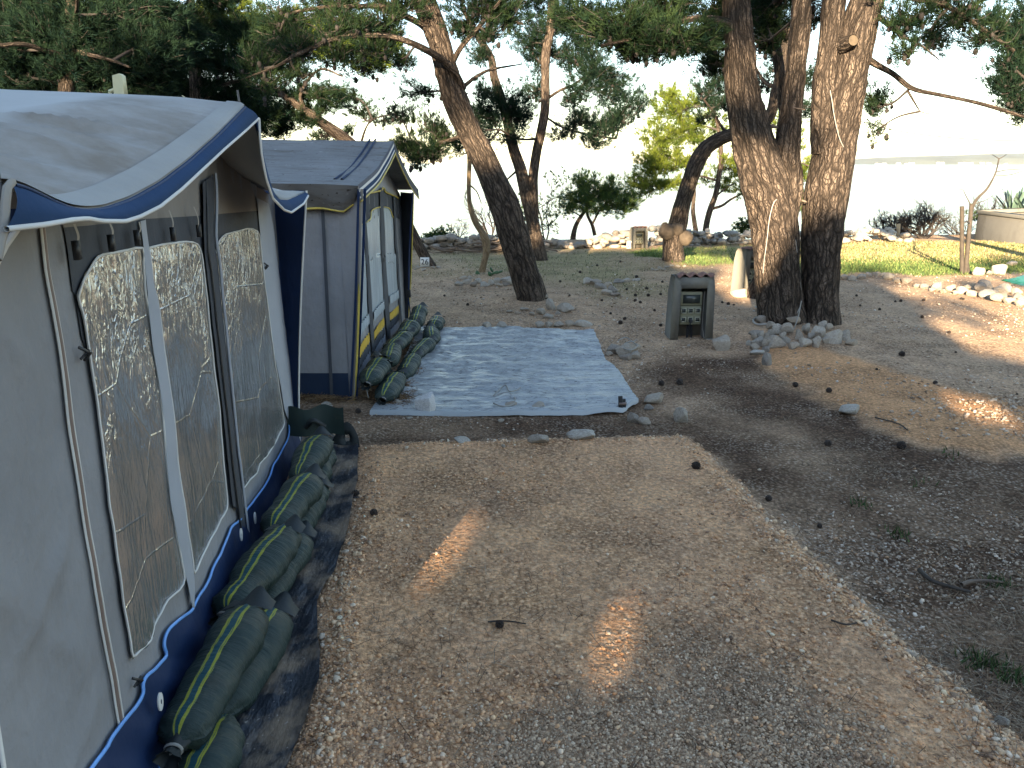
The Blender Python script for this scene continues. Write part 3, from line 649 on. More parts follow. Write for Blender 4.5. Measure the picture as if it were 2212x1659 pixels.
# skirt
PIPE1 = [(0, 1890), (90, 1780)]+Z3([(530, 1659), (640, 1500), (730, 1385), (840, 1260), (880, 1170), (870, 1100), (940, 1040), (1020, 950), (1003, 860), (1040, 780), (1100, 720), (1195, 655), (1222, 580), (1270, 520), (1310, 440), (1322, 380), (1380, 290), (1425, 200), (1440, 140), (1490, 105), (1515, 60), (1570, 0)])+Z2([(1780, 1560), (1840, 1460), (1852, 1390), (1930, 1270), (1985, 1180), (1988, 1080), (2040, 1035)])
PIPE2 = [(150, 1890), (250, 1760)]+Z3([(880, 1659), (960, 1540), (985, 1420), (1005, 1320), (1070, 1260), (1150, 1100), (1130, 1050), (1150, 1005), (1240, 965), (1270, 890), (1345, 760), (1350, 660), (1400, 590), (1440, 480), (1480, 375), (1520, 355), (1560, 270), (1640, 170), (1680, 60), (1720, 0)])+Z2([(1880, 1600), (1960, 1500), (2000, 1400), (2012, 1350), (2020, 1280), (2055, 1255)])
PA = catmull(resample(PIPE1, 60), 3); PB = catmull(resample(PIPE2, 60), 3)
n = len(PA); vv = np.linspace(0, 1, 12)[:, None, None]
P = wall1(PA[None]*(1-vv)+PB[None]*vv, .012); P += (vv*.035+.010*vv*np.sin(np.linspace(0, 60, n))[None, :, None])*N1
grid_part('skirt', P, M['navy'], t1)
low = np.stack([P[-1], P[-1]*[1, 1, .5]+N1*.02, P[-1]*[1, 1, 0]+N1*.05+[0, 0, .005]]); grid_part('mud_flap', low-N1*.012, M['mud'], t1)
for Q, nm in ((P[0]+N1*.004, 'skirt_piping'), (P[-1]+N1*.003, 'hem_piping')):
    mb = MB(); rod(mb, Q, .0055, 6); mb.put(nm, M['bluepipe'], t1, smooth=True)
for x, y in Z3([(895, 1225), (1455, 165), (1550, 60)])+Z2([(2050, 1290)]):
    c = wall1([(x, y)], .05)[0]; mb = MB(); a = np.linspace(0, 2*math.pi, 14, endpoint=False)
    ring = lambda r, o: c+np.multiply.outer(np.cos(a)*r, D1)+np.multiply.outer(np.sin(a)*r*1.5-.012, UPZ)+N1*o
    mb.add(np.concatenate([ring(.019, 0), ring(.019, .004)]), gridF(2, 14, True)); mb.add(np.concatenate([ring(.019, .004), ring(.005, .005)]), gridF(2, 14, True)); mb.put('peg_tab', M['white'], t1)
for x, y in Z2([(523, 600)])+Z3([(830, 1110)])+Z1([(1818, 1470)]):
    c = wall1([(x, y)], .012)[0]; mb = MB(); rod(mb, [c-D1*.012+UPZ*.018, c+N1*.02, c+D1*.01-UPZ*.02], .004, 6); rod(mb, [c-UPZ*.012-D1*.01, c+D1*.016+N1*.012+UPZ*.004], .0035, 6); mb.put('toggle', M['black'], t1)
# roof: ridge in the plane across the apex, front edge 0.2 m out from the wall
V1 = A1+N1*.2
def v1(px): return np.array([PL(x, y, V1, N1) for x, y in px])
EDGE = [(25, 390), (47, 398), (94, 421), (131, 440), (169, 451), (219, 449.6), (281, 428), (344, 393), (406, 346), (469, 290), (528, 229), (548, 262), (561, 309), (572, 365), (587, 412), (603, 431), (622, 432), (640, 424), (659, 415)]
E3 = v1(EDGE); es = np.array([su1(p) for p in E3]); SA = es[10, 0]
RID = np.array([PL(x, y, E3[10], D1) for x, y in [(528, 229), (519, 223), (462, 217), (391, 210), (187, 200), (0, 193)]])
ru = -np.dot(RID-E3[10], N1); rz = RID[:, 2]; ru[0] = 0
UMAX = 2.7; zr_end = rz[-1]+(UMAX-ru[-1])*.10
def ridge_z(u): return np.interp(u, np.r_[ru, UMAX], np.r_[rz, zr_end])
s_lin = np.unique(np.concatenate([np.linspace(es[0, 0], SA, 90), np.linspace(SA, es[-1, 0], 60)]))
o_ = np.argsort(es[:, 0]); edge_z = np.interp(s_lin, es[o_, 0], es[o_, 1])
k = np.ones(5)/5; sm = np.convolve(np.pad(edge_z, 2, mode='edge'), k, 'valid'); wgt = np.clip(np.abs(s_lin-SA)/.12, 0, 1); edge_z = edge_z*(1-wgt)+sm*wgt
tri = np.where(s_lin < SA, (s_lin-es[0, 0])/(SA-es[0, 0]), (es[-1, 0]-s_lin)/(es[-1, 0]-SA))
uu = np.concatenate([np.linspace(0, .6, 50), np.linspace(.65, UMAX, 26)])
eave0, eave1 = es[0, 1], es[-1, 1]
EVL = np.where(s_lin < SA, eave0, eave1)
def roof_z(si, u):
    tr = np.interp(si, s_lin, tri); ev = np.where(si < SA, eave0, eave1)+.06*np.clip(u, 0, 1)
    base = ev+(ridge_z(u)-ev)*tr; sag = np.maximum(np.interp(si, s_lin, EVL+(rz[0]-EVL)*tri-edge_z), -.2)
    f = np.clip(1-u/.42, 0, 1)**1.25
    z = base-sag*f
    q = np.stack([si*1.0+u*.55, si*.0+u*.18, 0*u], -1)
    wr = np.clip((.50-u)/.22, 0, 1)*np.clip((u-.06)/.20, 0, 1)*np.clip((SA-.15-si)/.5, 0, 1)
    z = z+wr*(.034*(1-np.abs(vnoise(q, 5.2, 7)))**2-.014+.008*vnoise(q, 13, 9))
    return z+.006*fbm(np.stack([si, u, 0*u], -1), 1.8, 3, 4)*np.clip(u/.1, 0, 1)
SS, UU = np.meshgrid(s_lin, uu); ZZ = roof_z(SS, UU)
P = A1*[1, 1, 0]+SS[..., None]*D1+(.2-UU[..., None])*N1+ZZ[..., None]*UPZ
shade_stain = (np.clip((.46+.05*n2(SS, UU, 4, 3, 3)-UU)/.10, 0, 1)*np.clip((SA+.2-SS)/.5, .25, 1)).ravel()  # mask of the tan dirt and painted shade on the drooping front
roof = put('roof', P.reshape(-1, 3), gridF(P.shape[0], P.shape[1]), M['roof'], t1, smooth=True, attrs=dict(shade_stain=shade_stain))
tp = P[:7]+np.array([0, 0, .004]); m_ = np.linalg.norm(tp[0]-tp[0], axis=-1)
grid_part('edge_tape', P[:6]+[0, 0, .005], M['tape'], roof)
# blue valance hanging from the edge
PIP = Z1([(35, 1215), (300, 1185), (500, 1150), (600, 1142), (700, 1160), (860, 1162), (960, 1130), (1100, 1060), (1250, 940), (1400, 800), (1550, 660), (1700, 530), (1785, 450)])
lowp = np.array([PL(x, y, A1+N1*.225, N1) for x, y in PIP]); ls = np.array([su1(p) for p in lowp])
i_a = int(np.argmin(np.abs(s_lin-SA)))
up = P[0, :i_a+1]; n = len(up); lo = resample(lowp, n); vv = np.linspace(0, 1, 8)[:, None, None]
band = up[None]*(1-vv)+lo[None]*vv+N1*(.012*np.sin(vv*3.1))+[0, 0, 0]
va = grid_part('valance', band, M['royal'], t1)
mb = MB(); rod(mb, lo+N1*.002, .0045, 6); mb.put('valance_piping', M['white'], va, smooth=True)
mb = MB(); rod(mb, up+[0, 0, -.004]+N1*.004, .0035, 6); mb.put('edge_cord', M['navy'], va, smooth=True)
PIP2 = Z1([(1785, 450), (1790, 560), (1803, 700), (1835, 870), (1880, 1000), (1960, 1082), (2010, 1100), (2060, 1065), (2095, 1040), (2128, 985)])
lo2 = resample(np.array([PL(x, y, A1+N1*.225, N1) for x, y in PIP2]), len(s_lin)-i_a); up2 = P[0, i_a:]
band2 = up2[None]*(1-vv)+lo2[None]*vv+N1*(.010*np.sin(vv*3.1))
va2 = grid_part('valance', band2, M['royal'], t1); mb = MB(); rod(mb, lo2+N1*.002, .006, 6); mb.put('valance_piping', M['white'], va2, smooth=True)
# storm wings between wall edge and roof edge
def wing(s_edge, top_out, top_z, sgn, pw=1.35):
    zz = np.linspace(0, 1, 30)[:, None]; o = np.linspace(0, 1, 6)[None]
    zt_ = np.interp(s_edge, topx[:, 0], topx[:, 1]) if top_z is None else top_z
    Z = zt_*(1-zz); outw = (.03+(top_out-.03)*(1-zz)**pw)
    Sg = s_edge+sgn*(-.14)*o*(1-zz)+0*Z; return at1(Sg, Z+0*o, outw*o+.010*np.sin(o*3.1))
wg = wing(2.73, .205, 1.60, 1); wi = grid_part('storm_wing', wg, M['navy'], t1); mb = MB(); rod(mb, wg[:, -1], .006, 6); mb.put('wing_piping', M['white'], wi, smooth=True)
wg = wing(-.80, .205, 1.68, -1, 9.0); wi = grid_part('storm_wing', wg, M['navy'], t1); mb = MB(); rod(mb, wg[:, -1], .006, 6); mb.put('wing_piping', M['white'], wi, smooth=True)
# side and back walls (seen only past the edges)
for s_, nm in ((S0, 'side_wall'), (S1, 'side_wall')):
    u_ = np.linspace(0, 2.45, 12); zt_ = np.array([float(roof_z(np.array([np.clip(s_, es[0, 0], es[-1, 0])]), np.array([u+.2]))[0]) for u in u_])-.01
    grid_part(nm, np.stack([at1(s_+0*u_, zt_*k_, -u_) for k_ in (0, .5, 1)]), M['navy'], t1)
u_ = np.linspace(S0, S1, 20); zt_ = np.array([float(roof_z(np.array([np.clip(x, es[0, 0], es[-1, 0])]), np.array([UMAX-.05]))[0]) for x in u_])-.01
grid_part('back_wall', np.stack([at1(u_, zt_*k_, -2.45+0*u_) for k_ in (0, .5, 1)]), M['grey'], t1)
# hanging straps, pole tip, corner ties
for a, b in (((420, 1180), (432, 1362)), ((688, 1162), (702, 1312)), ((880, 1165), (880, 1276)), ((1088, 1085), (1118, 1250)), ((1248, 1060), (1296, 1228))):
    pa, pb = Z1([a])[0], Z1([b])[0]; p0 = wall1([pa], .035)[0]; p1 = wall1([pb], .03)[0]; mid = (p0+p1)/2+N1*.008; C_ = catmull([p0, mid, p1], 5)
    w_ = D1*.0065; st = grid_part('hanging_strap', np.stack([C_-w_, C_+w_], 1), M['tan_strap'], t1, smooth=False)
    mb = MB(); mb.add(*boxv(p1+N1*.003, (.006, .011, .022), np.stack([N1, D1, UPZ], 1))); mb.put('strap_clip', M['black'], st)
c = E3[0]; mb = MB(); rod(mb, [c+[-.02, 0, -.03], c+[-.03, 0, .075]], .007, 8); mb.put('pole_tip', M['darkmetal'], t1)
c = E3[10]; mb = MB(); rod(mb, [c-N1*.015+[0, 0, -.02], c-N1*.02+[0, 0, .055]], .004, 8); mb.put('pole_tip', M['darkmetal'], t1)
mb = MB(); rod(mb, np.array([PL(x, y, A1+N1*.215, N1) for x, y in ((27, 392), (16, 405), (12, 440), (10, 490), (3, 512), (-8, 560))]), .008, 6, rough=.003); mb.put('corner_lashing', M['tan_strap'], t1, smooth=True)
# ================================================================== TENT 2: grey awning with yellow piping
X2 = G(755, 865)[0]; Y2a, Y2b = 5.65, 8.84; XV = X2+.19
t2 = thing('awning_tent', 'smaller grey awning with yellow piping and sheer windows beyond the blue one', 'tent', (X2, Y2a, 0))
def wd2(y, z): return .014*fbm(np.stack([y*1.0, z*.3, 0*y], -1), 4.5, 3, 71)
def wall2(px, off=0.0):
    px = np.asarray(px, float); out = np.empty(px.shape[:-1]+(3,)); o = out.reshape(-1, 3)
    for i, (x, y) in enumerate(px.reshape(-1, 2)):
        p = PL(x, y, np.array([X2, 0, 0]), np.array([1., 0, 0])); o[i] = p+[off+float(wd2(np.array(p[1]), np.array(p[2]))), 0, 0]
    return out
Q4 = lambda L: [(518.4+x*.2083, 259.2+y*.2083) for x, y in L]
H5 = lambda L: [(720+x*.1736, 547+y*.1736) for x, y in L]
CL, AP, CR = (PL(x, y, np.array([XV, 0, 0]), np.array([1., 0, 0])) for x, y in ((775, 402), (850, 305), (889, 412)))
zr2, yr2 = AP[2], AP[1]
yy = np.linspace(Y2a, Y2b, 60); zt = np.where(yy < yr2, np.interp(yy, [Y2a, yr2], [1.50, zr2-.06]), np.interp(yy, [yr2, Y2b], [zr2-.06, 1.42])); v = np.linspace(0, 1, 40)[:, None]
Yg = np.repeat(yy[None], 40, 0); Zg = v*zt[None]
grid_part('front_wall', np.stack([X2+wd2(Yg, Zg), Yg, Zg], -1), M['grey'], t2)
g = coons(Q4([(1300, 770), (1400, 745), (1480, 700), (1530, 740), (1630, 815)]), Q4([(1255, 1075), (1300, 1080), (1400, 1010), (1500, 960), (1650, 1030)]), Q4([(1245, 790), (1250, 950), (1255, 1075)]), Q4([(1632, 815), (1650, 1030)]), 30, 20)
P2 = wall2(g, .005); P2[..., 0] += .006*np.sin(P2[..., 1]*26); grid_part('header_band', P2, M['charcoal'], t2)
g = coons(Q4([(1450, 545), (1500, 510), (1540, 560)]), Q4([(1300, 770), (1480, 705), (1630, 815)]), Q4([(1450, 545), (1300, 770)]), Q4([(1540, 560), (1630, 815)]), 20, 14)
grid_part('gable_cloth', wall2(g, .004), M['lightgrey'], t2)
mb = MB(); rod(mb, wall2(catmull(Q4([(1290, 765), (1400, 745), (1455, 730), (1475, 705), (1495, 715), (1500, 745), (1560, 775), (1632, 815)]), 4), .014), .008, 6); mb.put('header_piping', M['yellow'], t2, smooth=True)
W2A = dict(top=Q4([(1222, 1075), (1245, 1080), (1272, 1085)]), right=Q4([(1272, 1085), (1285, 1400)])+H5([(385, 100), (400, 500), (415, 765)]), left=Q4([(1222, 1075), (1205, 1400)])+H5([(215, 300), (205, 650), (220, 950)]), bottom=H5([(220, 950), (265, 940), (330, 860), (415, 765)]))
W2B = dict(top=Q4([(1298, 1060), (1335, 1020), (1345, 950), (1390, 915), (1440, 905)]), right=Q4([(1440, 905), (1450, 1400)])+H5([(580, 0), (590, 300), (600, 595)]), left=Q4([(1298, 1060), (1322, 1500)])+H5([(425, 100), (450, 400), (470, 740)]), bottom=H5([(470, 740), (520, 680), (600, 595)]))
W2C = dict(top=Q4([(1478, 900), (1530, 915), (1550, 950), (1560, 990), (1572, 1010)]), right=Q4([(1572, 1010), (1592, 1500)])+H5([(760, 0), (775, 250), (788, 470)]), left=Q4([(1478, 900), (1500, 1500)])+H5([(630, 0), (650, 300), (670, 545)]), bottom=H5([(670, 545), (720, 510), (788, 470)]))
for w in (W2A, W2B, W2C):
    g = coons(w['top'], w['bottom'], w['left'], w['right'], 16, 40); P2 = wall2(g, .010); P2[..., 0] += .008*fbm(np.stack([P2[..., 1], P2[..., 2]*.25, 0*P2[..., 1]], -1), 14, 2, 5)
    wo = grid_part('window', P2, M['sheer'], t2)
    mb = MB(); rod(mb, wall2(catmull(w['top'], 4), .018), .006, 5); mb.put('window_piping', M['yellow'], wo, smooth=True)
    # frill, yellow band and grey band under the window: offset copies of its bottom edge
    bt = resample(w['bottom'], 24); p0 = wall2(bt, .014)
    def hang(nm, z0, z1, mat, off, saw=0.0):
        v_ = np.linspace(0, 1, 6)[:, None]; st = saw*np.abs(((np.arange(24)/3.0) % 1)-.5)[None]
        Pq = np.repeat(p0[None], 6, 0); Pq[..., 2] += -(z0+(z1-z0)*v_)-st; Pq[..., 0] += off+.010*np.sin(np.arange(24)*1.9)[None]*(1-v_)
        return grid_part(nm, Pq, mat, t2)
    hang('window_frill', -.01, .075, M['sheer'], .012); hang('yellow_band', .15, .225, M['yellowband'], .004, .05); hang('dark_band', .235, .31, M['charcoal'], .003, .05); hang('pale_band', .315, .385, M['lightgrey'], .004, .05)
def strip2(L, R, mat, off, nm): 
    g = np.stack([resample(L, 30), (resample(L, 30)+resample(R, 30))/2, resample(R, 30)], 1); P = wall2(g, off); P[:, 1, 0] += .008; grid_part(nm, P, mat, t2)
strip2(Q4([(1272, 1085), (1290, 1500)])+H5([(388, 0), (405, 500), (440, 1000), (480, 1420)]), Q4([(1298, 1062), (1322, 1500)])+H5([(425, 50), (455, 500), (480, 1000), (500, 1390)]), M['charcoal'], .016, 'window_divider')
strip2(Q4([(1440, 700), (1442, 900), (1452, 1500)])+H5([(585, 0), (605, 500), (640, 900), (670, 1150)]), Q4([(1462, 700), (1475, 900), (1500, 1500)])+H5([(632, 0), (665, 500), (685, 900), (692, 1130)]), M['charcoal'], .016, 'door_zip')
strip2(Q4([(1572, 790), (1590, 1300)])+H5([(765, 0), (800, 500), (820, 900)]), Q4([(1590, 795), (1612, 1300)])+H5([(790, 0), (815, 500), (832, 890)]), M['charcoal'], .016, 'window_divider')
c = wall2([H5([(588, 1035)])[0]], .012)[0]; mb = MB(); mb.add(*boxv(c, (.002, .09, .085))); ph = mb.put('photo_patch', M['signwhite'], t2)
mb = MB(); mb.add(*boxv(c+[.004, .03, .01], (.002, .022, .04))); mb.add(*boxv(c+[.004, -.03, -.03], (.002, .015, .02))); mb.put('patch_print', M['black'], ph)
# side wall towards the camera
xs_ = np.linspace(-3.9, X2, 60); Zt = 1.60; v = np.linspace(0, 1, 40)[:, None]; Xg = np.repeat(xs_[None], 40, 0); Zg = .20+v*(Zt-.20)+0*Xg
grid_part('side_wall', np.stack([Xg, Y2a+.016*fbm(np.stack([Xg+Zg*.6, Zg*.5, 0*Xg], -1), 2.5, 3, 33), Zg], -1), M['grey'], t2)
Zg = np.linspace(0, 1, 6)[:, None]*.215+0*xs_[None]; grid_part('mud_skirt', np.stack([Xg[:6], Y2a-.008+.01*fbm(np.stack([Xg[:6], Zg, 0*Zg], -1), 4, 2, 3), Zg], -1), M['mud'], t2)
def side2(px): return np.array([PY(x, y, Y2a-.016) for x, y in px])
a = side2([(697, 455), (717, 862)]); mb = MB(); mb.add(np.array([a[0]-[.012, 0, 0], a[0]+[.012, 0, 0], a[1]+[.012, 0, 0], a[1]-[.012, 0, 0]]), [[0, 1, 2, 3]]); mb.put('side_zip', M['charcoal'], t2)
# roof: two slopes from the ridge, side flap with yellow piping
zc = CL[2]; u = np.linspace(0, 2.75, 40); tt = np.linspace(0, 1, 24)[:, None]
ridge = np.stack([XV-u, yr2+0*u, zr2+.012*u], -1); eL = np.stack([XV-u, np.full_like(u, Y2a-.19)-.02*np.clip(u, 0, 1), zc+.035*np.clip(u, 0, 2)], -1)
R_ = eL[None]*(1-tt[..., None])+ridge[None]*tt[..., None]; R_[..., 2] += -.05*np.sin(tt*math.pi)*(.5+.5*np.exp(-u/.5))[None]+.012*fbm(R_, 2.4, 3, 15)
r2 = grid_part('roof', R_, M['roof_two'], t2)
eR = np.stack([XV-u, np.full_like(u, Y2b+.1), 1.46+0*u], -1); R2 = ridge[None]*(1-tt[..., None])+eR[None]*tt[..., None]; R2[..., 2] += -.05*np.sin(tt*math.pi)+.01*fbm(R2, 2.4, 3, 16)
grid_part('roof', R2, M['roof_two'], t2)
fl_lo = side2([(560, 452), (663, 450), (700, 449), (735, 455), (745, 456), (767, 440)]); fl_lo = resample(fl_lo, 40)[::-1]; fl_lo[:, 1] = Y2a-.06
fl_up = np.stack([np.linspace(R_[0, 0, 0], fl_lo[-1, 0], 40), np.interp(np.linspace(R_[0, 0, 0], fl_lo[-1, 0], 40), R_[0, ::-1, 0], R_[0, ::-1, 1]), np.interp(np.linspace(R_[0, 0, 0], fl_lo[-1, 0], 40), R_[0, ::-1, 0], R_[0, ::-1, 2])], -1)
vv = np.linspace(0, 1, 10)[:, None, None]; FL = fl_up[None]*(1-vv)+fl_lo[None]*vv; FL[..., 1] += .022*vnoise(np.stack([FL[..., 0]*2.0+FL[..., 2]*1.4, FL[..., 2]*.6, 0*FL[..., 2]], -1), 5, 3)*np.sin(vv[..., 0]*2.6)
fl = grid_part('roof_flap', FL, M['roof_two'], t2); mb = MB(); rod(mb, fl_lo+[0, -.004, 0], .008, 6); mb.put('flap_piping', M['yellow'], fl, smooth=True)
# visor: striped bands along the near gable edge, dark wing on the far side
near = R_[:, 0]; dv = np.array([.0, -.02, -.085])
for k_, (m_, a_, b_) in enumerate((('navy', .0, .28), ('white', .28, .46), ('royal', .46, .74), ('white', .74, .84), ('charcoal', .84, 1.0))):
    grid_part('visor_band', np.stack([near+dv*a_*1.3+[.003*k_, 0, .008], near+dv*b_*1.3+[.003*k_+.003, 0, .008]]), M[m_], t2)
mb = MB(); rod(mb, near+dv*1.32+[.018, 0, .008], .006, 6); mb.put('visor_piping', M['yellow'], t2, smooth=True)
for off_ in (.16, .21):
    mb = MB(); q = near[3:]+[-off_, 0, .012]; rod(mb, q, .010, 5); mb.put('roof_strap', M['navy'], t2, smooth=True)
far = R2[:, 0]; lowf = far+[.005, .02, -.10]
grid_part('visor_band', np.stack([far+[0, 0, .006], lowf]), M['charcoal'], t2); mb = MB(); rod(mb, lowf, .006, 6); mb.put('visor_piping', M['yellow'], t2, smooth=True)
zz = np.linspace(0, 1, 24)[:, None]; o = np.linspace(0, 1, 6)[None]
def wing2(yw, ztop, dy, nm='storm_wing'):
    ow = .03+.16*(1-zz)**.8; Pw = np.stack([X2+ow*o, yw+dy*o*(1-zz), ztop*(1-zz)+0*o], -1); return Pw
w_ = wing2(Y2b, 1.44, -.35); wo = grid_part('storm_wing', w_, M['charcoal'], t2); mb = MB(); rod(mb, w_[:, -1], .007, 6); mb.put('wing_piping', M['yellow'], wo, smooth=True)
w_ = wing2(Y2a, 1.56, -.1); wo = grid_part('storm_wing', w_, M['grey'], t2); mb = MB(); rod(mb, w_[:, -1], .009, 6); mb.put('wing_piping', M['yellow'], wo, smooth=True)
st = [CL+[.02, 0, -.02], (CL+G(757, 866))/2+[.02, .05, 0], G(757, 866)+[.02, .02, .01]]
for d_, m_ in ((-.022, 'navy'), (0, 'tan_strap'), (.022, 'navy')):
    C_ = catmull(st, 10); w_ = np.array([.010, -.004, 0]); grid_part('storm_strap', np.stack([C_-w_+[d_, 0, .0], C_+w_+[d_, 0, .0]], 1), M[m_], t2, smooth=False)
st = [CR+[.01, 0, -.02], PY(884, 540, 8.55), PY(883, 628, 8.5)]; C_ = catmull(st, 8)
mb = MB(); rod(mb, C_, .011, 5); mb.put('storm_strap', M['navy'], t2)
mb = MB(); mb.add(*bevel_box(PY(883, 634, 8.5), (.022, .012, .045), .006)); bk = mb.put('strap_buckle', M['black'], t2)
for x in (881, 888):
    mb = MB(); rod(mb, [PY(882, 636, 8.5), PY(x, 690, 8.5)], .006, 5); mb.put('strap_tail', M['navy'], t2)
xs_ = np.linspace(X2-2.55, X2, 10)
grid_part('back_wall', np.stack([np.stack([X2-2.55+0*yy, yy, k_*(zt-.02)], -1) for k_ in (0, .5, 1)]), M['grey'], t2)
grid_part('side_wall', np.stack([np.stack([xs_, Y2b+0*xs_, k_*1.4+0*xs_], -1) for k_ in (0, .5, 1)]), M['grey'], t2)
# pine needles caught on the second roof are part of its weathering; the flat cream aerial behind the first roof
ya = 5.35; ae = thing('flat_antenna', 'cream plastic paddle aerial sticking up behind the blue awning roof', 'antenna', PY(252, 214, ya)*[1, 1, 0])
o_ = [(242, 163), (257, 158.5), (263, 163), (269, 206), (246, 206)]; f_ = np.array([PY(x, y, ya) for x, y in o_]); b_ = f_+[0, .05, 0]; mb = MB()
mb.poly(f_); mb.poly(b_[::-1]); mb.add(np.concatenate([f_, b_]), [[i, (i+1) % 5, 5+(i+1) % 5, 5+i] for i in range(5)]); mb.put('paddle', M['cream'], ae)
mb = MB(); q = PY(236, 198, ya+.03); rod(mb, [q, PY(247, 194, ya+.03)], .012, 8); rod(mb, [q, PY(240, 205, ya+.03)], .010, 8); mb.put('bracket', M['cream'], ae)
mb = MB(); q = PY(256, 206, ya+.025); rod(mb, [q, q*[1, 1, 0]], .018, 10); mb.put('mast', M['darkmetal'], ae)
# ================================================================== SANDBAGS
def bag_mesh(L, r, seed, flat=.74):
    n, m = 46, 28; t = np.linspace(-1, 1, n); th = np.linspace(0, 2*math.pi, m+1); rg = np.random.default_rng(seed)
    prof = np.clip(1-np.abs(t)**5, 0, 1)**.55; prof = np.maximum(prof, .26*(np.abs(t) > .9)); prof[-1] = .34; prof[0] = .20
    x = t*L/2; R = r*prof
    y = np.multiply.outer(R, np.cos(th)); z = np.multiply.outer(R*flat, np.sin(th)); X = np.repeat(x[:, None], m+1, 1)
    q = np.stack([X*1.0, y*.45, z*.45], -1); wr = (1-np.abs(vnoise(q*[1, .5, .5]+seed*3.1, 24, seed)))*.007+.030*fbm(q+seed, 7, 3, seed)+.008*fbm(q*[1.5, .4, .4]+seed, 18, 2, seed)
    ga = (np.abs(t) > .72)[:, None]*.010*np.sin(th*13+seed)[None]*np.clip((np.abs(t)-.72)/.2, 0, 1)[:, None]
    k = 1+((wr-.006)+ga)/np.maximum(R[:, None], .02)*(R[:, None] > .05); y = y*k; z = z*k
    z = np.maximum(z, -r*flat*.82)+.010*np.sin(X*5+seed)
    V = np.stack([y, X, z], -1); V[:, -1] = V[:, 0]
    uv = np.stack([np.repeat((th/(2*math.pi))[None], n, 0), np.repeat((t[:, None]+1)/2*L*1.6, m+1, 1)], -1)
    return V.reshape(-1, 3), gridF(n, m+1), uv.reshape(-1, 2)
def sandbag(loc, az, L, r, seed, label, group, roll=0.0, tilt=0.0, flap=1):
    t = bpy.data.objects.new('sandbag', None); COL.objects.link(t); t.location = tuple(map(float, loc)); t.empty_display_size = .1
    tag(t, label, 'sandbag', group)
    Rm = rotz(az)@rot('X', tilt)@rot('Y', roll)
    V, F, uv = bag_mesh(L, r, seed); ob('sack', np_mesh('sack', V@Rm.T, F, smooth=True, uv=uv), M['sack'], t)
    # gathered mouth with its tie, towards the viewer
    th = np.linspace(0, 2*math.pi, 21); rr = np.array([.055, .040, .030, .028, .040, .052])*r/.13; xx = -L/2+np.array([.03, .0, -.012, -.022, -.040, -.055])
    V = np.stack([np.multiply.outer(rr*1.0, np.cos(th))*(1+.2*np.sin(th*6+seed)), np.repeat(xx[:, None], 21, 1), np.multiply.outer(rr*.8, np.sin(th))*(1+.2*np.sin(th*5))-.01], -1)
    ob('mouth', np_mesh('mouth', V.reshape(-1, 3)@Rm.T, gridF(6, 21), smooth=True), M['sack_black'], t)
    a = np.linspace(0, 2*math.pi, 15); P = np.stack([.034*r/.13*np.cos(a), -L/2-.016+0*a, .028*r/.13*np.sin(a)-.01], -1); mb = MB(); rod(mb, P, .0045, 6)
    rod(mb, [P[10], P[10]+[.012, -.03, -.03], P[10]+[.02, -.035, -.07]], .003, 5); o = mb.mesh('tie'); o.transform(Matrix(Rm.tolist()).to_4x4()); ob('tie', o, M['rope'], t)
    if flap:
        u = np.linspace(-1, 1, 12)[None]; v = np.linspace(0, 1, 8)[:, None]
        V = np.stack([u*r*(.95-.1*v)+0*v, L/2-.06+.085*v+.012*np.sin(u*5+seed)*v, .02+r*.45*(1-.5*u*u)*(1-.1*v)+.025*v*np.sin(u*3+seed)], -1)
        ob('flap', np_mesh('flap', V.reshape(-1, 3)@Rm.T, gridF(8, 12), smooth=True), M['sack_black'], t)
    return t
def bag_row(spec, group, base, nrm, dirn, where):
    for i, (yc, off, z, L, r, az, lab, kw) in enumerate(spec):
        p = base+dirn*((yc-base[1])/dirn[1])+nrm*off; p[2] = z
        sandbag(p, az, L, r, 100+i*7+int(z*100), lab, group, **kw)
az1 = math.atan2(-D1[0], D1[1])
bag_row([(2.09, .150, .200, .64, .092, -.02, 'largest front sandbag of the upper row, with white tied mouth and yellow stripes', dict(flap=1, tilt=.02)),
         (2.72, .155, .195, .58, .090, -.12, 'second sandbag from the front in the upper row by the blue awning', dict(tilt=.03)),
         (3.33, .190, .190, .60, .087, -.05, 'third sandbag from the front in the upper row, midway along the blue awning', dict(roll=.1)),
         (3.92, .200, .190, .58, .088, .02, 'farthest upper sandbag beside the blue awning, under the black flap', dict(roll=-.08))], 'sandbags along the blue awning', A1, N1, D1, '')
bag_row([(1.70, .150, .070, .60, .090, .02, 'front sandbag of the lower row, half under the largest bag', dict(flap=0)),
         (2.31, .185, .070, .58, .090, -.06, 'lower sandbag with a black open end lying on the black sheet', dict(roll=.15)),
         (2.93, .195, .068, .58, .086, -.03, 'lower sandbag third from the front beside the black sheet', {}),
         (3.52, .215, .068, .56, .085, -.02, 'lower sandbag with curled black flap near the far end of the sheet', dict(roll=.12)),
         (4.12, .210, .066, .56, .085, .10, 'farthest lower sandbag beside the gravel pad corner', {})], 'sandbags along the blue awning', A1, N1, D1, '')
T2A, T2N, T2D = np.array([X2, Y2a, 0.]), np.array([1., 0, 0]), np.array([0, 1., 0])
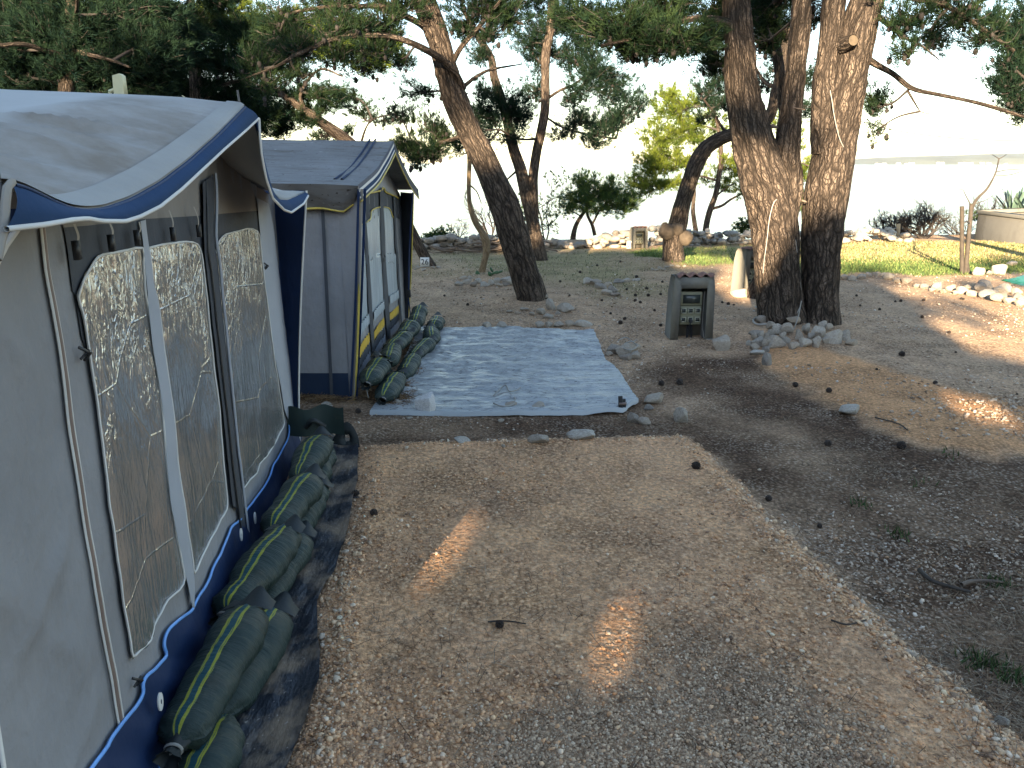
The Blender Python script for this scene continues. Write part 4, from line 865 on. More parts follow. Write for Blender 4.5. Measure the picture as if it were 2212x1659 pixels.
bag_row([(5.86, .165, 0.172, 0.59, 0.096, -.03, 'nearest upper sandbag at the front corner of the grey tent', dict(tilt=.04)),
         (6.36, .215, 0.181, 0.57, 0.095, .08, 'twisted sandbag second in the upper row of the grey tent', dict(tilt=-.05)),
         (6.90, .20, 0.172, 0.59, 0.093, -.16, 'sandbag lying askew third in the upper row of the grey tent', {}),
         (7.45, .215, 0.163, 0.57, 0.091, -.06, 'smooth sandbag fourth in the upper row of the grey tent', {}),
         (8.10, .24, 0.172, 0.63, 0.096, .02, 'farthest sandbag with a dark gaping end by the grey tent corner', dict(tilt=.05))], 'sandbags along the grey tent', T2A, T2N, T2D, '')
bag_row([(5.78, .30, 0.069, 0.61, 0.090, -.05, 'nearest lower sandbag, flattened, at the corner of the grey tent', {}),
         (6.40, .36, 0.069, 0.61, 0.086, -.05, 'lower sandbag beside the needle drift, second along the grey tent', {}),
         (7.02, .40, 0.069, 0.59, 0.084, -.18, 'lower sandbag with a pale end fold, third along the grey tent', {}),
         (7.62, .43, 0.069, 0.55, 0.086, .12, 'lower sandbag touching the far left of the silver ground sheet', {}),
         (8.22, .42, 0.069, 0.53, 0.086, -.02, 'farthest lower sandbag on the corner of the silver ground sheet', {})], 'sandbags along the grey tent', T2A, T2N, T2D, '')
# far end flaps standing up
p = A1+D1*2.50+N1*.17; t = thing('sack_flap', 'dark green sack mouth spread upright against the blue awning corner', 'sack', p*[1, 1, 0])
u = np.linspace(-1, 1, 14)[None]; v = np.linspace(0, 1, 8)[:, None]
put('cloth', (p*[1, 1, 0]+np.multiply.outer(u*.17+0*v, N1)+np.multiply.outer(.02*np.sin(u*4)+.03*v, D1)+np.multiply.outer(.16+.17*v+.012*np.sin(u*6)*v, UPZ)).reshape(-1, 3), gridF(8, 14), M['sack'], t, smooth=True, uv=np.zeros((8*14, 2))+.6)
mb = MB(); rod(mb, catmull([p*[1, 1, 0]+N1*(-.05)+[0, -.02, .22], p*[1, 1, 0]+[0, -.05, .27], p*[1, 1, 0]+N1*.06+[0, -.02, .22]], 6), .016, 7); mb.put('opening', M['sack_black'], t, smooth=True)
p = GP(750, 970); t = thing('black_tag', 'black pointed fabric flap with a ragged hole standing behind the sandbags', 'flap', p)
a = np.linspace(0, 2*math.pi, 25)[:-1]; o_ = 1.2*(np.array([[-.075, 0], [-.078, .05], [-.05, .09], [-.018, .138], [.0, .148], [.03, .125], [.06, .07], [.07, .0], [.0, -.003]]))
oo = resample(np.vstack([o_, o_[:1]]), 25)[:-1]; ii = np.stack([.004+.016*np.cos(a[::-1]+2.9), .072+.022*np.sin(a[::-1]+2.9)+.004*np.sin(a*5)], 1)
j = [int(np.argmin(np.linalg.norm(oo-(ii[k]-[.004, .072])*4-[0, .07], axis=1))) for k in range(24)]
o2 = np.array([(ii[k]-[.004, .072])/np.linalg.norm(ii[k]-[.004, .072]) for k in range(24)]); cen = np.array([.004, .072])
def cast(d):
    best = .05
    for k in range(len(oo)):
        p0, p1 = oo[k]-cen, oo[(k+1) % len(oo)]-cen; e = p1-p0; den = d[0]*(-e[1])+d[1]*e[0]
        if abs(den) < 1e-9: continue
        t_ = (p0[0]*(-e[1])+p0[1]*e[0])/den; s_ = (d[0]*p0[1]-d[1]*p0[0])/den
        if t_ > 0 and -1e-6 <= s_ <= 1+1e-6: best = max(best, t_)
    return cen+d*best
outer = np.array([cast(d) for d in o2]); R3 = lambda q, dy: np.stack([p[0]+q[:, 0], p[1]+dy+.25*(q[:, 1]-.05)+.1*q[:, 0]*q[:, 1]*10*.1, p[2]+q[:, 1]], 1)
V = np.concatenate([R3(outer, 0), R3((outer+ii)/2, -.01), R3(ii, 0), R3(ii, .006), R3(outer, .006)])
put('fabric', V, gridF(5, 24, True), M['sack_black'], t, smooth=False)
# black sheet between bags and gravel
xl = [(645, 955), (640, 1050), (600, 1190), (520, 1330), (430, 1480), (330, 1662), (180, 1900)]; xr = [(775, 958), (773, 1055), (744, 1192), (690, 1318), (684, 1480), (630, 1662), (575, 1880)]
L_ = resample(np.array([G(x, y, .0) for x, y in xl]), 90); R_ = resample(np.array([G(x, y, .0) for x, y in xr]), 90); v = np.linspace(0, 1, 26)[None, :, None]
P = L_[:, None]*(1-v)+R_[:, None]*v; P[..., 0] += .014*fbm(P, 3, 3, 9)*v[..., 0]*4*.5; P[..., 2] = ground_h(P[..., 0], P[..., 1])*(1-.3*v[..., 0])+.022+.016*fbm(P, 5, 3, 8)+.012*v[..., 0]*(1+vnoise(P, 4, 3))
t = tag(put('plastic_sheet', P.reshape(-1, 3), gridF(90, 26), M['membrane'], None, P[20, 10]*[1, 1, 0], smooth=True), 'black plastic sheet dusted with sand between the sandbags and the gravel pad', 'plastic sheet')
# silver ground sheet by the second tent
g = coons([(908, 706), (1000, 709), (1100, 707), (1200, 711), (1282, 712)], [(800, 886), (900, 888), (1100, 888), (1250, 887), (1345, 884), (1378, 862)], [(908, 706), (880, 760), (850, 820), (800, 886)], [(1282, 712), (1296, 745), (1304, 768), (1310, 780), (1338, 800), (1352, 825), (1378, 862)], 130, 150)
P = np.array([G(x, y, .02) for x, y in g.reshape(-1, 2)]).reshape(150, 130, 3); P[..., 2] = np.maximum(ground_h(P[..., 0], P[..., 1]), 0)+.018+.016*fbm(P*[.5, 3.0, 1], 2.4, 4, 66)+(.020*np.abs(vnoise(P*[1.6, 5.2, 0], 2.9, 5))+.018*np.abs(vnoise(P*[1.6, 4.0, 0]+3.3, 5.6, 6)))*np.clip(.5+1.4*n2(P[..., 0], P[..., 1], .8, 2, 4), .15, 1)
# the worn seam that runs in from the notch
sm = np.exp(-((P[..., 1]-7.0-.03*np.sin(P[..., 0]*5))/.03)**2)*np.clip((P[..., 0]-.15)/.3, 0, 1); P[..., 2] += .018*sm
t = tag(put('ground_sheet', P.reshape(-1, 3), gridF(150, 130), M['silver'], None, P[75, 60]*[1, 1, 0], smooth=True), 'wrinkled silver ground sheet with a notched right edge in front of the grey tent', 'ground sheet')
hem = P[-1]; H2 = hem+[0, -.035, -.004]; H2[:, 2] = hem[:, 2]-.022
M['hem'] = cloth('pale_woven_hem', (.36, .37, .36), .12, .7)
put('sheet_hem', np.concatenate([hem+[0, .004, .004], hem+[0, -.022, .004], H2+[0, -.002, 0]]), gridF(3, 130), M['hem'], t)
# ================================================================== STONES
SM = []
for k in range(14):
    rg = np.random.default_rng(300+k); V = ICO3[0].copy()
    for _ in range(11):
        d = rg.standard_normal(3); d /= np.linalg.norm(d); h = rg.uniform(.45, .85); q = V@d; V = np.where((q > h)[:, None], V-np.multiply.outer(q-h, d)*.92, V)
    V *= 1+.10*fbm(V+k*3, 2.0, 3, k)[:, None]+.035*fbm(V, 9, 2, k)[:, None]; V /= np.abs(V).max(0)
    SM.append((V, ICO3[1]))
_sm = {}
def stone_me(k, mat):
    if (k, mat) not in _sm:
        me = np_mesh('rock', SM[k][0]*.5, SM[k][1], smooth=True); me.materials.append(M[mat])
        try: me.set_sharp_from_angle(angle=math.radians(32))
        except Exception: pass
        _sm[(k, mat)] = me
    return _sm[(k, mat)]
def rock(px, py, w, h, label, group=None, mat='stone', k=None, lift=0.0, name='rock', sink=.18, az=None, depth=.8):
    """px,py picture centre, w,h size in picture units"""
    p = GP(px, py+h*.5-lift); s_ = mpp(p); k = random.randrange(14) if k is None else k
    o = bpy.data.objects.new(name, stone_me(k, mat)); COL.objects.link(o); W_ = w*s_*1.06; H_ = max(h*s_*1.15/(1-sink)*.82, .02)
    o.scale = (W_, W_*depth, H_*1.05); o.rotation_euler = (random.uniform(-.15, .15), random.uniform(-.15, .15), random.uniform(-.5, .5) if az is None else az)
    o.location = (p[0], p[1]+W_*.3*depth, p[2]+H_*(.5-sink)+lift*s_)
    return tag(o, label, 'rock', group)
ZR = lambda x, y, w, h=None: ((2700+x*.2486)/1.736, (1150+y*.2486)/1.736, w*.2486/1.736, (h or w*.7)*.2486/1.736)
ring = 'limestone rocks ringed round the double trunked pine'
for i, (x, y, w, h, m_, li) in enumerate([(790, 315, 150, 110, 0, 3), (560, 400, 220, 60, 1, 0), (530, 450, 100, 90, 0, 0), (620, 440, 120, 110, 0, 1), (700, 445, 90, 90, 0, 0), (780, 420, 120, 90, 0, 2), (890, 385, 180, 130, 2, 4), (1030, 400, 205, 140, 0, 5), (1110, 330, 200, 70, 0, 10), (1195, 440, 120, 140, 0, 2), (1300, 395, 150, 130, 0, 5), (1480, 400, 210, 170, 2, 3), (1660, 370, 110, 80, 0, 5), (1745, 450, 240, 190, 2, 0), (1890, 430, 190, 140, 0, 0), (580, 530, 180, 120, 0, 0), (450, 545, 100, 70, 2, 0), (540, 610, 140, 80, 0, 0), (705, 540, 140, 130, 0, 0), (850, 530, 260, 160, 0, 0), (1010, 515, 120, 90, 0, 1), (1110, 580, 170, 110, 0, 0), (1285, 530, 190, 130, 2, 0), (1450, 530, 160, 140, 0, 0), (1600, 500, 130, 110, 0, 0), (560, 685, 230, 70, 2, 0), (690, 640, 110, 80, 1, 0), (725, 775, 150, 190, 1, 0), (1990, 545, 190, 80, 0, 0), (620, 190, 150, 100, 1, 0), (1560, 345, 120, 90, 2, 6), (940, 460, 120, 90, 0, 2), (1370, 460, 110, 80, 0, 2)]):
    lab = {27: 'grey upright rock in front of the left end of the ring round the double pine', 8: 'orange brown slab topmost in the rock ring against the double pine', 25: 'flat pale rock lying just outside the ring at the left of the double pine', 29: 'grey rock by the hose, left of the double pine trunk'}.get(i, 'pale limestone rock in the ring at the foot of the double trunked pine')
    rock(*ZR(x, y, w*1.08, h*1.22), lab, ring, ('stone', 'stone_grey', 'stone_white')[m_], lift=li)
rock(1557, 741, 44, 34, 'lone grey boulder between the meter pillar and the ringed pine', mat='stone', k=2)
rock(1838, 886, 52, 20, 'flat white rock at the edge of the tan dirt strip', mat='stone_white', k=3)
rock(2172, 1560, 34, 26, 'small tan rock at the right end of the gravel pad edge', mat='stone', k=5)
for (x, y, w, h, m_, lab) in [(1413, 863, 52, 20, 'stone', 'broad flat rock at the right corner of the silver ground sheet'), (1402, 880, 24, 13, 'stone_grey', 'small grey rock just below the flat one at the ground sheet corner'), (1371, 902, 30, 26, 'stone_grey', 'rounded grey rock beside the strap at the ground sheet corner'), (1394, 909, 30, 18, 'stone', 'yellowish lump beside the rounded grey rock'), (1475, 895, 36, 38, 'stone', 'blocky yellow and white rock standing right of the ground sheet'), (1023, 886, 42, 10, 'stone_white', 'thin white slab under the front hem of the ground sheet'), (1098, 878, 42, 18, 'stone', 'tan rock weighing the middle of the front hem'), (1161, 880, 34, 18, 'stone_white', 'angular pale rock on the front hem right of the rope loop'), (862, 872, 34, 18, 'stone', 'flat yellowish rock between the sandbags and the white boulder'), (1052, 704, 22, 17, 'stone_white', 'left of two square rocks on the far edge of the ground sheet'), (1083, 703, 27, 17, 'stone', 'right of two square rocks on the far edge of the ground sheet'), (1167, 701, 22, 14, 'stone', 'first rock in the row holding the far right edge of the ground sheet'), (1185, 700, 18, 15, 'stone', 'round rock second in the far right row of the ground sheet'), (1207, 701, 24, 12, 'stone', 'low rock in the far right row of the ground sheet'), (1232, 699, 22, 14, 'stone', 'dark sided rock in the far right row of the ground sheet'), (1262, 700, 40, 13, 'stone_white', 'long pale slab at the far right corner of the ground sheet')]:
    rock(x, y, w, h, lab, 'rocks holding down the silver ground sheet', m_)
rock(916, 871, 48, 47, 'big white boulder on the front left of the silver ground sheet', mat='boulder', k=2, depth=.9)
for (x, y, w, h, m_, lab) in [(1000, 953, 38, 12, 'stone_white', 'small bluish rock half sunk at the far edge of the gravel pad'), (1168, 949, 54, 20, 'stone', 'tan rock half sunk in the middle of the far gravel pad edge'), (1262, 940, 74, 24, 'stone_white', 'largest pale slab on the far edge of the gravel pad'), (704, 875, 28, 12, 'stone_white', 'white elongated rock on the soil before the grey tent'), (883, 903, 16, 6, 'stone_white', 'thin white chip on the dark soil below the white boulder'), (1083, 909, 16, 7, 'stone', 'small flat tan rock on the dark soil before the ground sheet'), (1088, 963, 10, 8, 'stone', 'little tan rock between the sunk rocks of the pad edge')]:
    rock(x, y, w, h, lab, None, m_)
for (x, y, w, h) in [(1325, 752, 36, 26), (1346, 757, 36, 30), (1366, 750, 34, 20), (1352, 772, 30, 12), (1374, 768, 26, 18), (1316, 764, 18, 10)]:
    rock(x, y, w, h, 'pale rock in the heap beside the notch of the silver ground sheet', 'rocks heaped at the ground sheet notch', random.choice(['stone', 'stone_grey']))
for (x, y, w, h) in [(1169, 673, 24, 14), (1190, 655, 22, 30), (1184, 682, 24, 14), (1222, 665, 38, 20), (1150, 678, 16, 8), (1133, 668, 22, 7), (1100, 672, 16, 6), (1175, 640, 16, 14), (1205, 676, 14, 8), (1118, 676, 14, 6)]:
    rock(x, y, w, h, 'pale rock at the foot of the leaning pine behind the ground sheet', 'rocks at the foot of the leaning pine', 'stone')
for (x, y, w, h) in [(990, 612, 20, 12), (1008, 608, 22, 12), (1022, 614, 20, 12), (1034, 607, 18, 12), (1046, 614, 22, 12), (1060, 610, 18, 14), (1072, 606, 22, 14), (1078, 615, 18, 10), (1093, 604, 24, 14), (1106, 610, 20, 14), (1000, 600, 18, 9), (1092, 614, 16, 8), (1016, 600, 16, 8)]:
    rock(x, y, w, h, 'pale rock edging the prickly pear bed round the twisted tree', 'rocks round the prickly pear bed', random.choice(['stone', 'stone_white', 'stone_grey']))
for (x, y, w, h) in [(1270, 606, 26, 14), (1290, 609, 28, 12), (1300, 617, 30, 14), (1316, 614, 22, 12), (1322, 625, 28, 18), (1336, 607, 26, 9), (1310, 630, 26, 14), (1330, 636, 24, 8), (1352, 606, 22, 8), (1376, 604, 20, 6)]:
    rock(x, y, w, h, 'pale rock in the crooked line left of the meter pillar', 'rocks in the crooked line on open ground', random.choice(['stone_white', 'stone_grey', 'stone_white']))
ZQ = lambda x, y, w, h=None: ((2700+x*.5154)/1.736, (950+y*.5154)/1.736, w*.5154/1.736, (h or w*.62)*.5154/1.736)
for (x, y, w) in [(905, 173, 66), (970, 180, 70), (1030, 165, 74), (1090, 152, 64), (1145, 150, 60), (1195, 155, 56), (1240, 165, 84), (1300, 190, 66), (1360, 195, 84), (1440, 232, 54), (1500, 237, 70), (1585, 240, 104), (1690, 250, 70), (1765, 268, 92), (1850, 287, 84), (1905, 245, 100), (1950, 222, 120), (1955, 292, 110), (2025, 322, 110), (2040, 268, 90), (2100, 255, 120), (2110, 342, 90), (2175, 312, 84), (2195, 360, 86), (1635, 275, 50), (1720, 282, 50), (1810, 245, 60), (1545, 262, 50), (2000, 280, 70), (2160, 275, 80), (2230, 330, 90), (2070, 300, 60)]:
    rock(*ZQ(x, y, w), 'pale rock in the long low line along the path on the right', 'rocks lining the path on the right', random.choice(['stone', 'stone_grey', 'stone_grey']))
for (x, y, w, h, lab) in [(1885, 125, 100, 70, 'broad pale rock nearest the staked sapling'), (1962, 137, 50, 36, 'small rock between the two large rocks right of the sapling'), (2048, 112, 105, 80, 'tall pointed pale rock right of the staked sapling'), (2130, 70, 90, 40, 'flat pale rock behind the pointed one at the right border')]:
    rock(*ZQ(x, y, w, h), lab, None, 'stone')
for (x, y, w, h, lab) in [(160, 290, 140, 62, 'long tan rock before the sunlit meter pillar'), (232, 308, 50, 30, 'small brown rock right of the tan rock by the sunlit pillar'), (297, 308, 56, 36, 'small pale rock against the double pine, left side')]:
    rock(*ZQ(x, y, w, h), lab, None, 'stone')
for (x, y, w, h) in [(1425, 578, 10, 6), (1440, 576, 12, 6), (1418, 583, 10, 5), (1452, 574, 12, 6), (1466, 575, 12, 6), (1433, 582, 12, 6), (1480, 575, 10, 6), (1410, 581, 9, 5)]:
    rock(x, y, w, h, 'small stone strewn at the foot of the knobbly pine', 'small stones at the foot of the knobbly pine', 'stone')
for (x, y, w, h) in [(902, 577, 12, 7), (914, 582, 14, 7), (935, 578, 14, 5), (948, 577, 12, 5), (896, 581, 8, 5)]:
    rock(x, y, w, h, 'small rock at the foot of the slanting trunk past the grey tent', 'small rocks at the slanting trunk', 'stone')
# ------------------------------------------------------------------ pine cones on the ground
def cone_mesh():
    mb = MB()
    for k in range(58):
        t_ = k/57; z = -.42+.88*t_; r = .40*math.sin(math.pi*(.14+.80*t_))**.8; a = k*2.39996; c = np.array([math.cos(a)*r, math.sin(a)*r, z]); d = np.array([math.cos(a), math.sin(a), .5]); d /= np.linalg.norm(d)
        s_ = np.array([-math.sin(a), math.cos(a), 0]); u_ = np.cross(d, s_); w = .15*(.5+.6*math.sin(math.pi*t_))
        mb.add([c-d*.15-s_*w*.5, c-d*.15+s_*w*.5, c+d*.10+s_*w+u_*.01, c+d*.14-u_*.05, c+d*.10-s_*w+u_*.01, c+d*.07+u_*.10], [[0, 1, 2], [0, 2, 5], [0, 5, 4], [2, 3, 5], [5, 3, 4], [0, 4, 3], [1, 3, 2], [0, 3, 1]])
    V, F = ICO2; mb.add(V*[.26, .26, .40], F); return mb.mesh('pine_cone')
PC = cone_mesh(); PC.materials.append(M['cone'])
def pcone(px, py, s_px, label, group='pine cones fallen on the ground', lift=0):
    p = GP(px, py); s_ = s_px*mpp(p); o = bpy.data.objects.new('pine_cone', PC); COL.objects.link(o); s_ *= .85; o.scale = (s_, s_, s_*1.05)
    o.rotation_euler = (random.uniform(1.1, 1.9), random.uniform(-.4, .4), random.uniform(0, 6.28)); o.location = (p[0], p[1], p[2]+s_*.36+lift); return tag(o, label, 'pine cone', group)
A_ = lambda x, y: ((2700+x*.5154)/1.736, (950+y*.5154)/1.736); B_ = lambda x, y: ((1600+x*.452)/1.736, (1000+y*.452)/1.736); C5 = lambda x, y: ((1000+x*.3617)/1.736, (1000+y*.3617)/1.736)
for (q, s_, lab) in [((1948, 769), 15, 'dark open pine cone alone on the grey gravel right of the double pine'), ((1946, 968), 22, 'large scaly pine cone below the end of the tan dirt strip'), ((1788, 962), 17, 'greyish pine cone on the dark litter left of the large one'), ((1504, 1012), 22, 'dark broken pine cone at the far right corner of the gravel pad'), ((808, 1112), 19, 'round closed pine cone near the black sheet on the gravel pad'), ((1079, 1355), 22, 'pine cone beside a twig in the middle of the gravel pad'), ((768, 1072), 20, 'opened pine cone on the black sheet edge'), ((1428, 832), 15, 'round pine cone right of the ground sheet rocks'), ((1468, 830), 17, 'rounder pine cone second from the ground sheet rocks'), ((1031, 868), 15, 'pine cone on the front of the silver ground sheet'), ((735, 868), 16, 'pine cone on the soil near the second tent sandbags'), ((774, 892), 14, 'small pine cone next to a pebble before the second tent'), ((1340, 700), 11, 'pine cone behind the far right corner of the ground sheet'), ((1770, 1140), 13, 'small pine cone on the litter right of the pad edge'), ((1660, 1081), 16, 'grey pine cone lying against the pad edge'), ((1718, 835), 14, 'dark pine cone in the pebbly ground left of the tan strip'), ((1790, 847), 14, 'dark pine cone on the upper edge of the tan strip'), ((2020, 830), 11, 'small pine cone upright on the grey gravel at right')]:
    pcone(*q, s_, lab, None)
for q in [A_(60, 375), A_(1275, 355), A_(1315, 352), A_(1480, 348), A_(1020, 385), A_(1470, 470), A_(1140, 850), A_(1770, 338), A_(2160, 1030), A_(1715, 725), A_(1755, 335), B_(1660, 195), B_(1825, 190), B_(1730, 290), B_(1940, 235), B_(1640, 440), B_(1525, 395), B_(1730, 245), B_(1940, 495), B_(1955, 132), B_(1890, 370), (1253, 590), (1290, 575), (1340, 567), (1383, 655), (1300, 650), (1350, 690), (1230, 640), (1400, 640), (1560, 655), (1585, 660), (1850, 640), (1900, 670), (960, 640), (1010, 660), (2050, 720), (1460, 620), (1375, 600), (1650, 650), (1210, 610)]:
    pcone(q[0], q[1], random.uniform(5.5, 8.5), 'small dark pine cone fallen on the open ground between the trees', 'small pine cones strewn over the open ground')
# ================================================================== METER PILLARS
def pillar(px, py, az, w, h, label, sockets=True, light=False, sign=None):
    p = GP(px, py); t = thing('meter_pillar', label, 'electric pillar', p, 'electric meter pillars of the pitches'); Rz = rotz(az); T = lambda V: np.asarray(V, float)@Rz.T+p
    d = w*.55; ow = w*.63; oh = h*.815; hw = w/2
    # concrete hood: side outline swept across, then the front opening left free between two cheeks
    prof = [(-.5, 0), (-.5, .80), (-.46, .93), (-.36, 1.0), (.30, 1.0), (.42, .93), (.5, .72), (.55, 0)]
    def cheek(x0, x1):
        n = len(prof); V = [(x, y*d, z*h) for x in (x0, x1) for (y, z) in prof]; tp = [tuple(i) for i in tessellate_polygon([[Vector((0, y, z)) for y, z in prof]])]
        F = [[i, (i+1) % n, n+(i+1) % n] for i in range(n)]+[[i, n+(i+1) % n, n+i] for i in range(n)]+[list(f) for f in tp]+[[n+a for a in f[::-1]] for f in tp]
        return np.array(V), np.array(F)
    mb = MB()
    for x0, x1 in ((-hw, -ow/2), (ow/2, hw)):
        V, F = cheek(x0, x1); k_ = 1-.10*(V[:, 2]/h)**3; V[:, 0] *= k_; mb.add(T(V), F)
    mb.add(*[a if i else T(a) for i, a in enumerate(boxv((0, -.03*d, (oh+h*.985)/2), (ow/2+.002, d*.455, (h*.985-oh)/2)))])
    V, F = boxv((0, d*.36, oh/2), (ow/2+.002, d*.10, oh/2)); mb.add(T(V), F)
    bd = mb.put('concrete_hood', M['concrete'], t)
    xs = np.linspace(-hw*.80, hw*.88, 40); ys = np.array([-.52, .0, .5])*d; zt = h*1.01+.016*w/.43*np.cos(xs/(w*.24)*2*math.pi)
    V = np.stack([np.stack([xs, y+0*xs, zt+o-(.04*(y/d+.5) if y > 0 else 0)*h], -1) for o in (0, .012) for y in ys]); F = np.concatenate([gridF(3, 40), gridF(3, 40)+120, [[i, i+1, 121+i, 120+i] for i in range(39)]])
    put('roof_tile', T(V.reshape(-1, 3)), F, M['terracotta'], t, smooth=False)
    bw = ow*.80; z0, z1, zm = h*.22, h*.75, h*.52
    mb = MB(); V, F = bevel_box((-.02*w, -.05*d, (z0+zm)/2), (bw/2, d*.20, (zm-z0)/2), .008); mb.add(T(V), F); sb = mb.put('socket_box', M['box'], t)
    mb = MB(); V, F = bevel_box((-.02*w, -.06*d, (zm+.006+z1)/2), (bw/2, d*.21, (z1-zm-.006)/2), .008); mb.add(T(V), F); mbx = mb.put('meter_box', M['box'], t)
    mb = MB(); V, F = boxv((-.02*w, -.275*d, (zm+z1)/2), (bw*.39, .004, (z1-zm)*.30)); mb.add(T(V), F); mb.put('meter_window', M['boxdark'], mbx)
    for r_ in range(2):
        for c_ in range(3):
            cx = -.02*w+(c_-1)*bw*.33; cz = zm-(.24+.47*r_)*(zm-z0); hs = bw*.105; mb = MB()
            for (ax, az_, hx, hz) in ((0, hs, hs*1.15, hs*.18), (0, -hs, hs*1.15, hs*.18), (hs, 0, hs*.18, hs*.82), (-hs, 0, hs*.18, hs*.82)):
                V, F = boxv((cx+ax, -.262*d, cz+az_), (hx, .010, hz)); mb.add(T(V), F)
            so_ = mb.put('socket', M['rim'], t); mb = MB(); V, F = boxv((cx, -.254*d, cz), (hs*.8, .004, hs*.8)); mb.add(T(V), F); mb.put('socket_lid', M['boxdark'], so_)
    if sockets:
        mb = MB(); cx = -.02*w; cz = zm-.71*(zm-z0); V, F = bevel_box((cx, -.34*d, cz-.01), (.016, .03, .018), .005); mb.add(T(V), F)
        rod(mb, T(catmull([(cx, -.42*d, cz-.01), (cx-.01, -.44*d, cz-.05), (cx-.02, -.35*d, z0-.06), (cx-.03, -.3*d, .01)], 6)), .007, 6); rod(mb, T([(cx-.01, -.05*d, z0), (cx-.01, -.1*d, 0)]), .012, 6); rod(mb, T([(cx+.03, -.05*d, z0), (cx+.03, -.1*d, 0)]), .012, 6); mb.put('plug_cable', M['black'], t, smooth=True)
        mb = MB(); rod(mb, T(catmull([(bw/2+.012, -.2*d, z1), (bw/2+.012, -.22*d, z0), (bw/2+.02, -.3*d, z0*.5), (bw/2+.03, -.45*d, .01), (bw/2+.10, -.55*d, .006), (bw/2+.19, -.6*d, .008)], 6)), .0045, 6); mb.put('white_cable', M['rope'], t, smooth=True)
    return t, p, Rz
pillar(1487, 728, .02, .44, .645, 'grey concrete meter pillar in the shade, nearest of the three')
t_, p_, R_ = pillar(1620, 632, .40, .46, .62, 'pale meter pillar half hidden behind the double trunked pine', sockets=False)
t_, p_, R_ = pillar(1378, 536, .28, .36, .44, 'small far meter pillar against the dry stone wall', sockets=False)
M['ink'] = plain('black_ink', (.02, .02, .02), .6, .05)
def number_plate(px, py, txt, w, h, label, az=0.0):
    p = GP(px, py); t = thing('number_plate', label, 'sign', p, 'numbered pitch plates'); mb = MB(); mb.add(*boxv(p+[0, 0, h/2], (w/2, .008, h/2), rotz(az))); mb.put('plate', M['signwhite'], t)
    cu = bpy.data.curves.new('digits', 'FONT'); cu.body = txt; cu.size = h*.85; cu.align_x = 'CENTER'; cu.align_y = 'CENTER'; cu.extrude = .002
    o = bpy.data.objects.new('digits', cu); COL.objects.link(o); o.parent = t; o.location = (0, -.011, h/2); o.rotation_euler = (math.pi/2, 0, az); cu.materials.append(M['ink']); bpy.context.view_layer.update(); me = bpy.data.meshes.new_from_object(o); mx = o.matrix_basis.copy(); bpy.data.objects.remove(o); o = ob('digits', me, M['ink'], t); o.location = (0, -.011, h/2); o.rotation_euler = (math.pi/2, 0, az)
number_plate(918, 576, '26', .155, .16, 'white plate numbered 26 leaning at the slanting trunk', 0)
number_plate(1361, 537, '28', .15, .16, 'white plate numbered 28 beside the small far meter pillar')
# ================================================================== TREES
def px_line(pts, yw, dy=0.0):
    """[(x,y,width)] in the picture -> points near the plane y=yw and radii"""
    n = len(pts); P = np.array([PY(x, y, yw+dy*i/max(1, n-1)) for i, (x, y, w) in enumerate(pts)]); R = np.array([w/2*mpp(P[i]) for i, (x, y, w) in enumerate(pts)]); return P, R
def smooth_line(P, R, step):
    Q = catmull(np.column_stack([P, R]), 8); L = np.linalg.norm(np.diff(Q[:, :3], axis=0), axis=1).sum(); Q = resample(Q, max(4, int(L/step))); return Q[:, :3], Q[:, 3]
def tufts(P, Dr, r, L=.085, per=11, w=.0035, spread=.55):
    n = len(P); d = Dr[:, None]+spread*r.standard_normal((n, per, 3)); d /= np.linalg.norm(d, axis=2)[..., None]
    s = np.cross(d, r.standard_normal((n, per, 3))); s /= np.linalg.norm(s, axis=2)[..., None]+1e-9
    ln = L*r.uniform(.7, 1.15, (n, per, 1)); b = P[:, None]+.012*r.standard_normal((n, per, 3))
    V = np.stack([b-s*w, b+s*w, b+d*ln], 2).reshape(-1, 3); tint = np.repeat(np.clip(r.normal(.45, .28, n), 0, 1), per*3)
    return V, tint
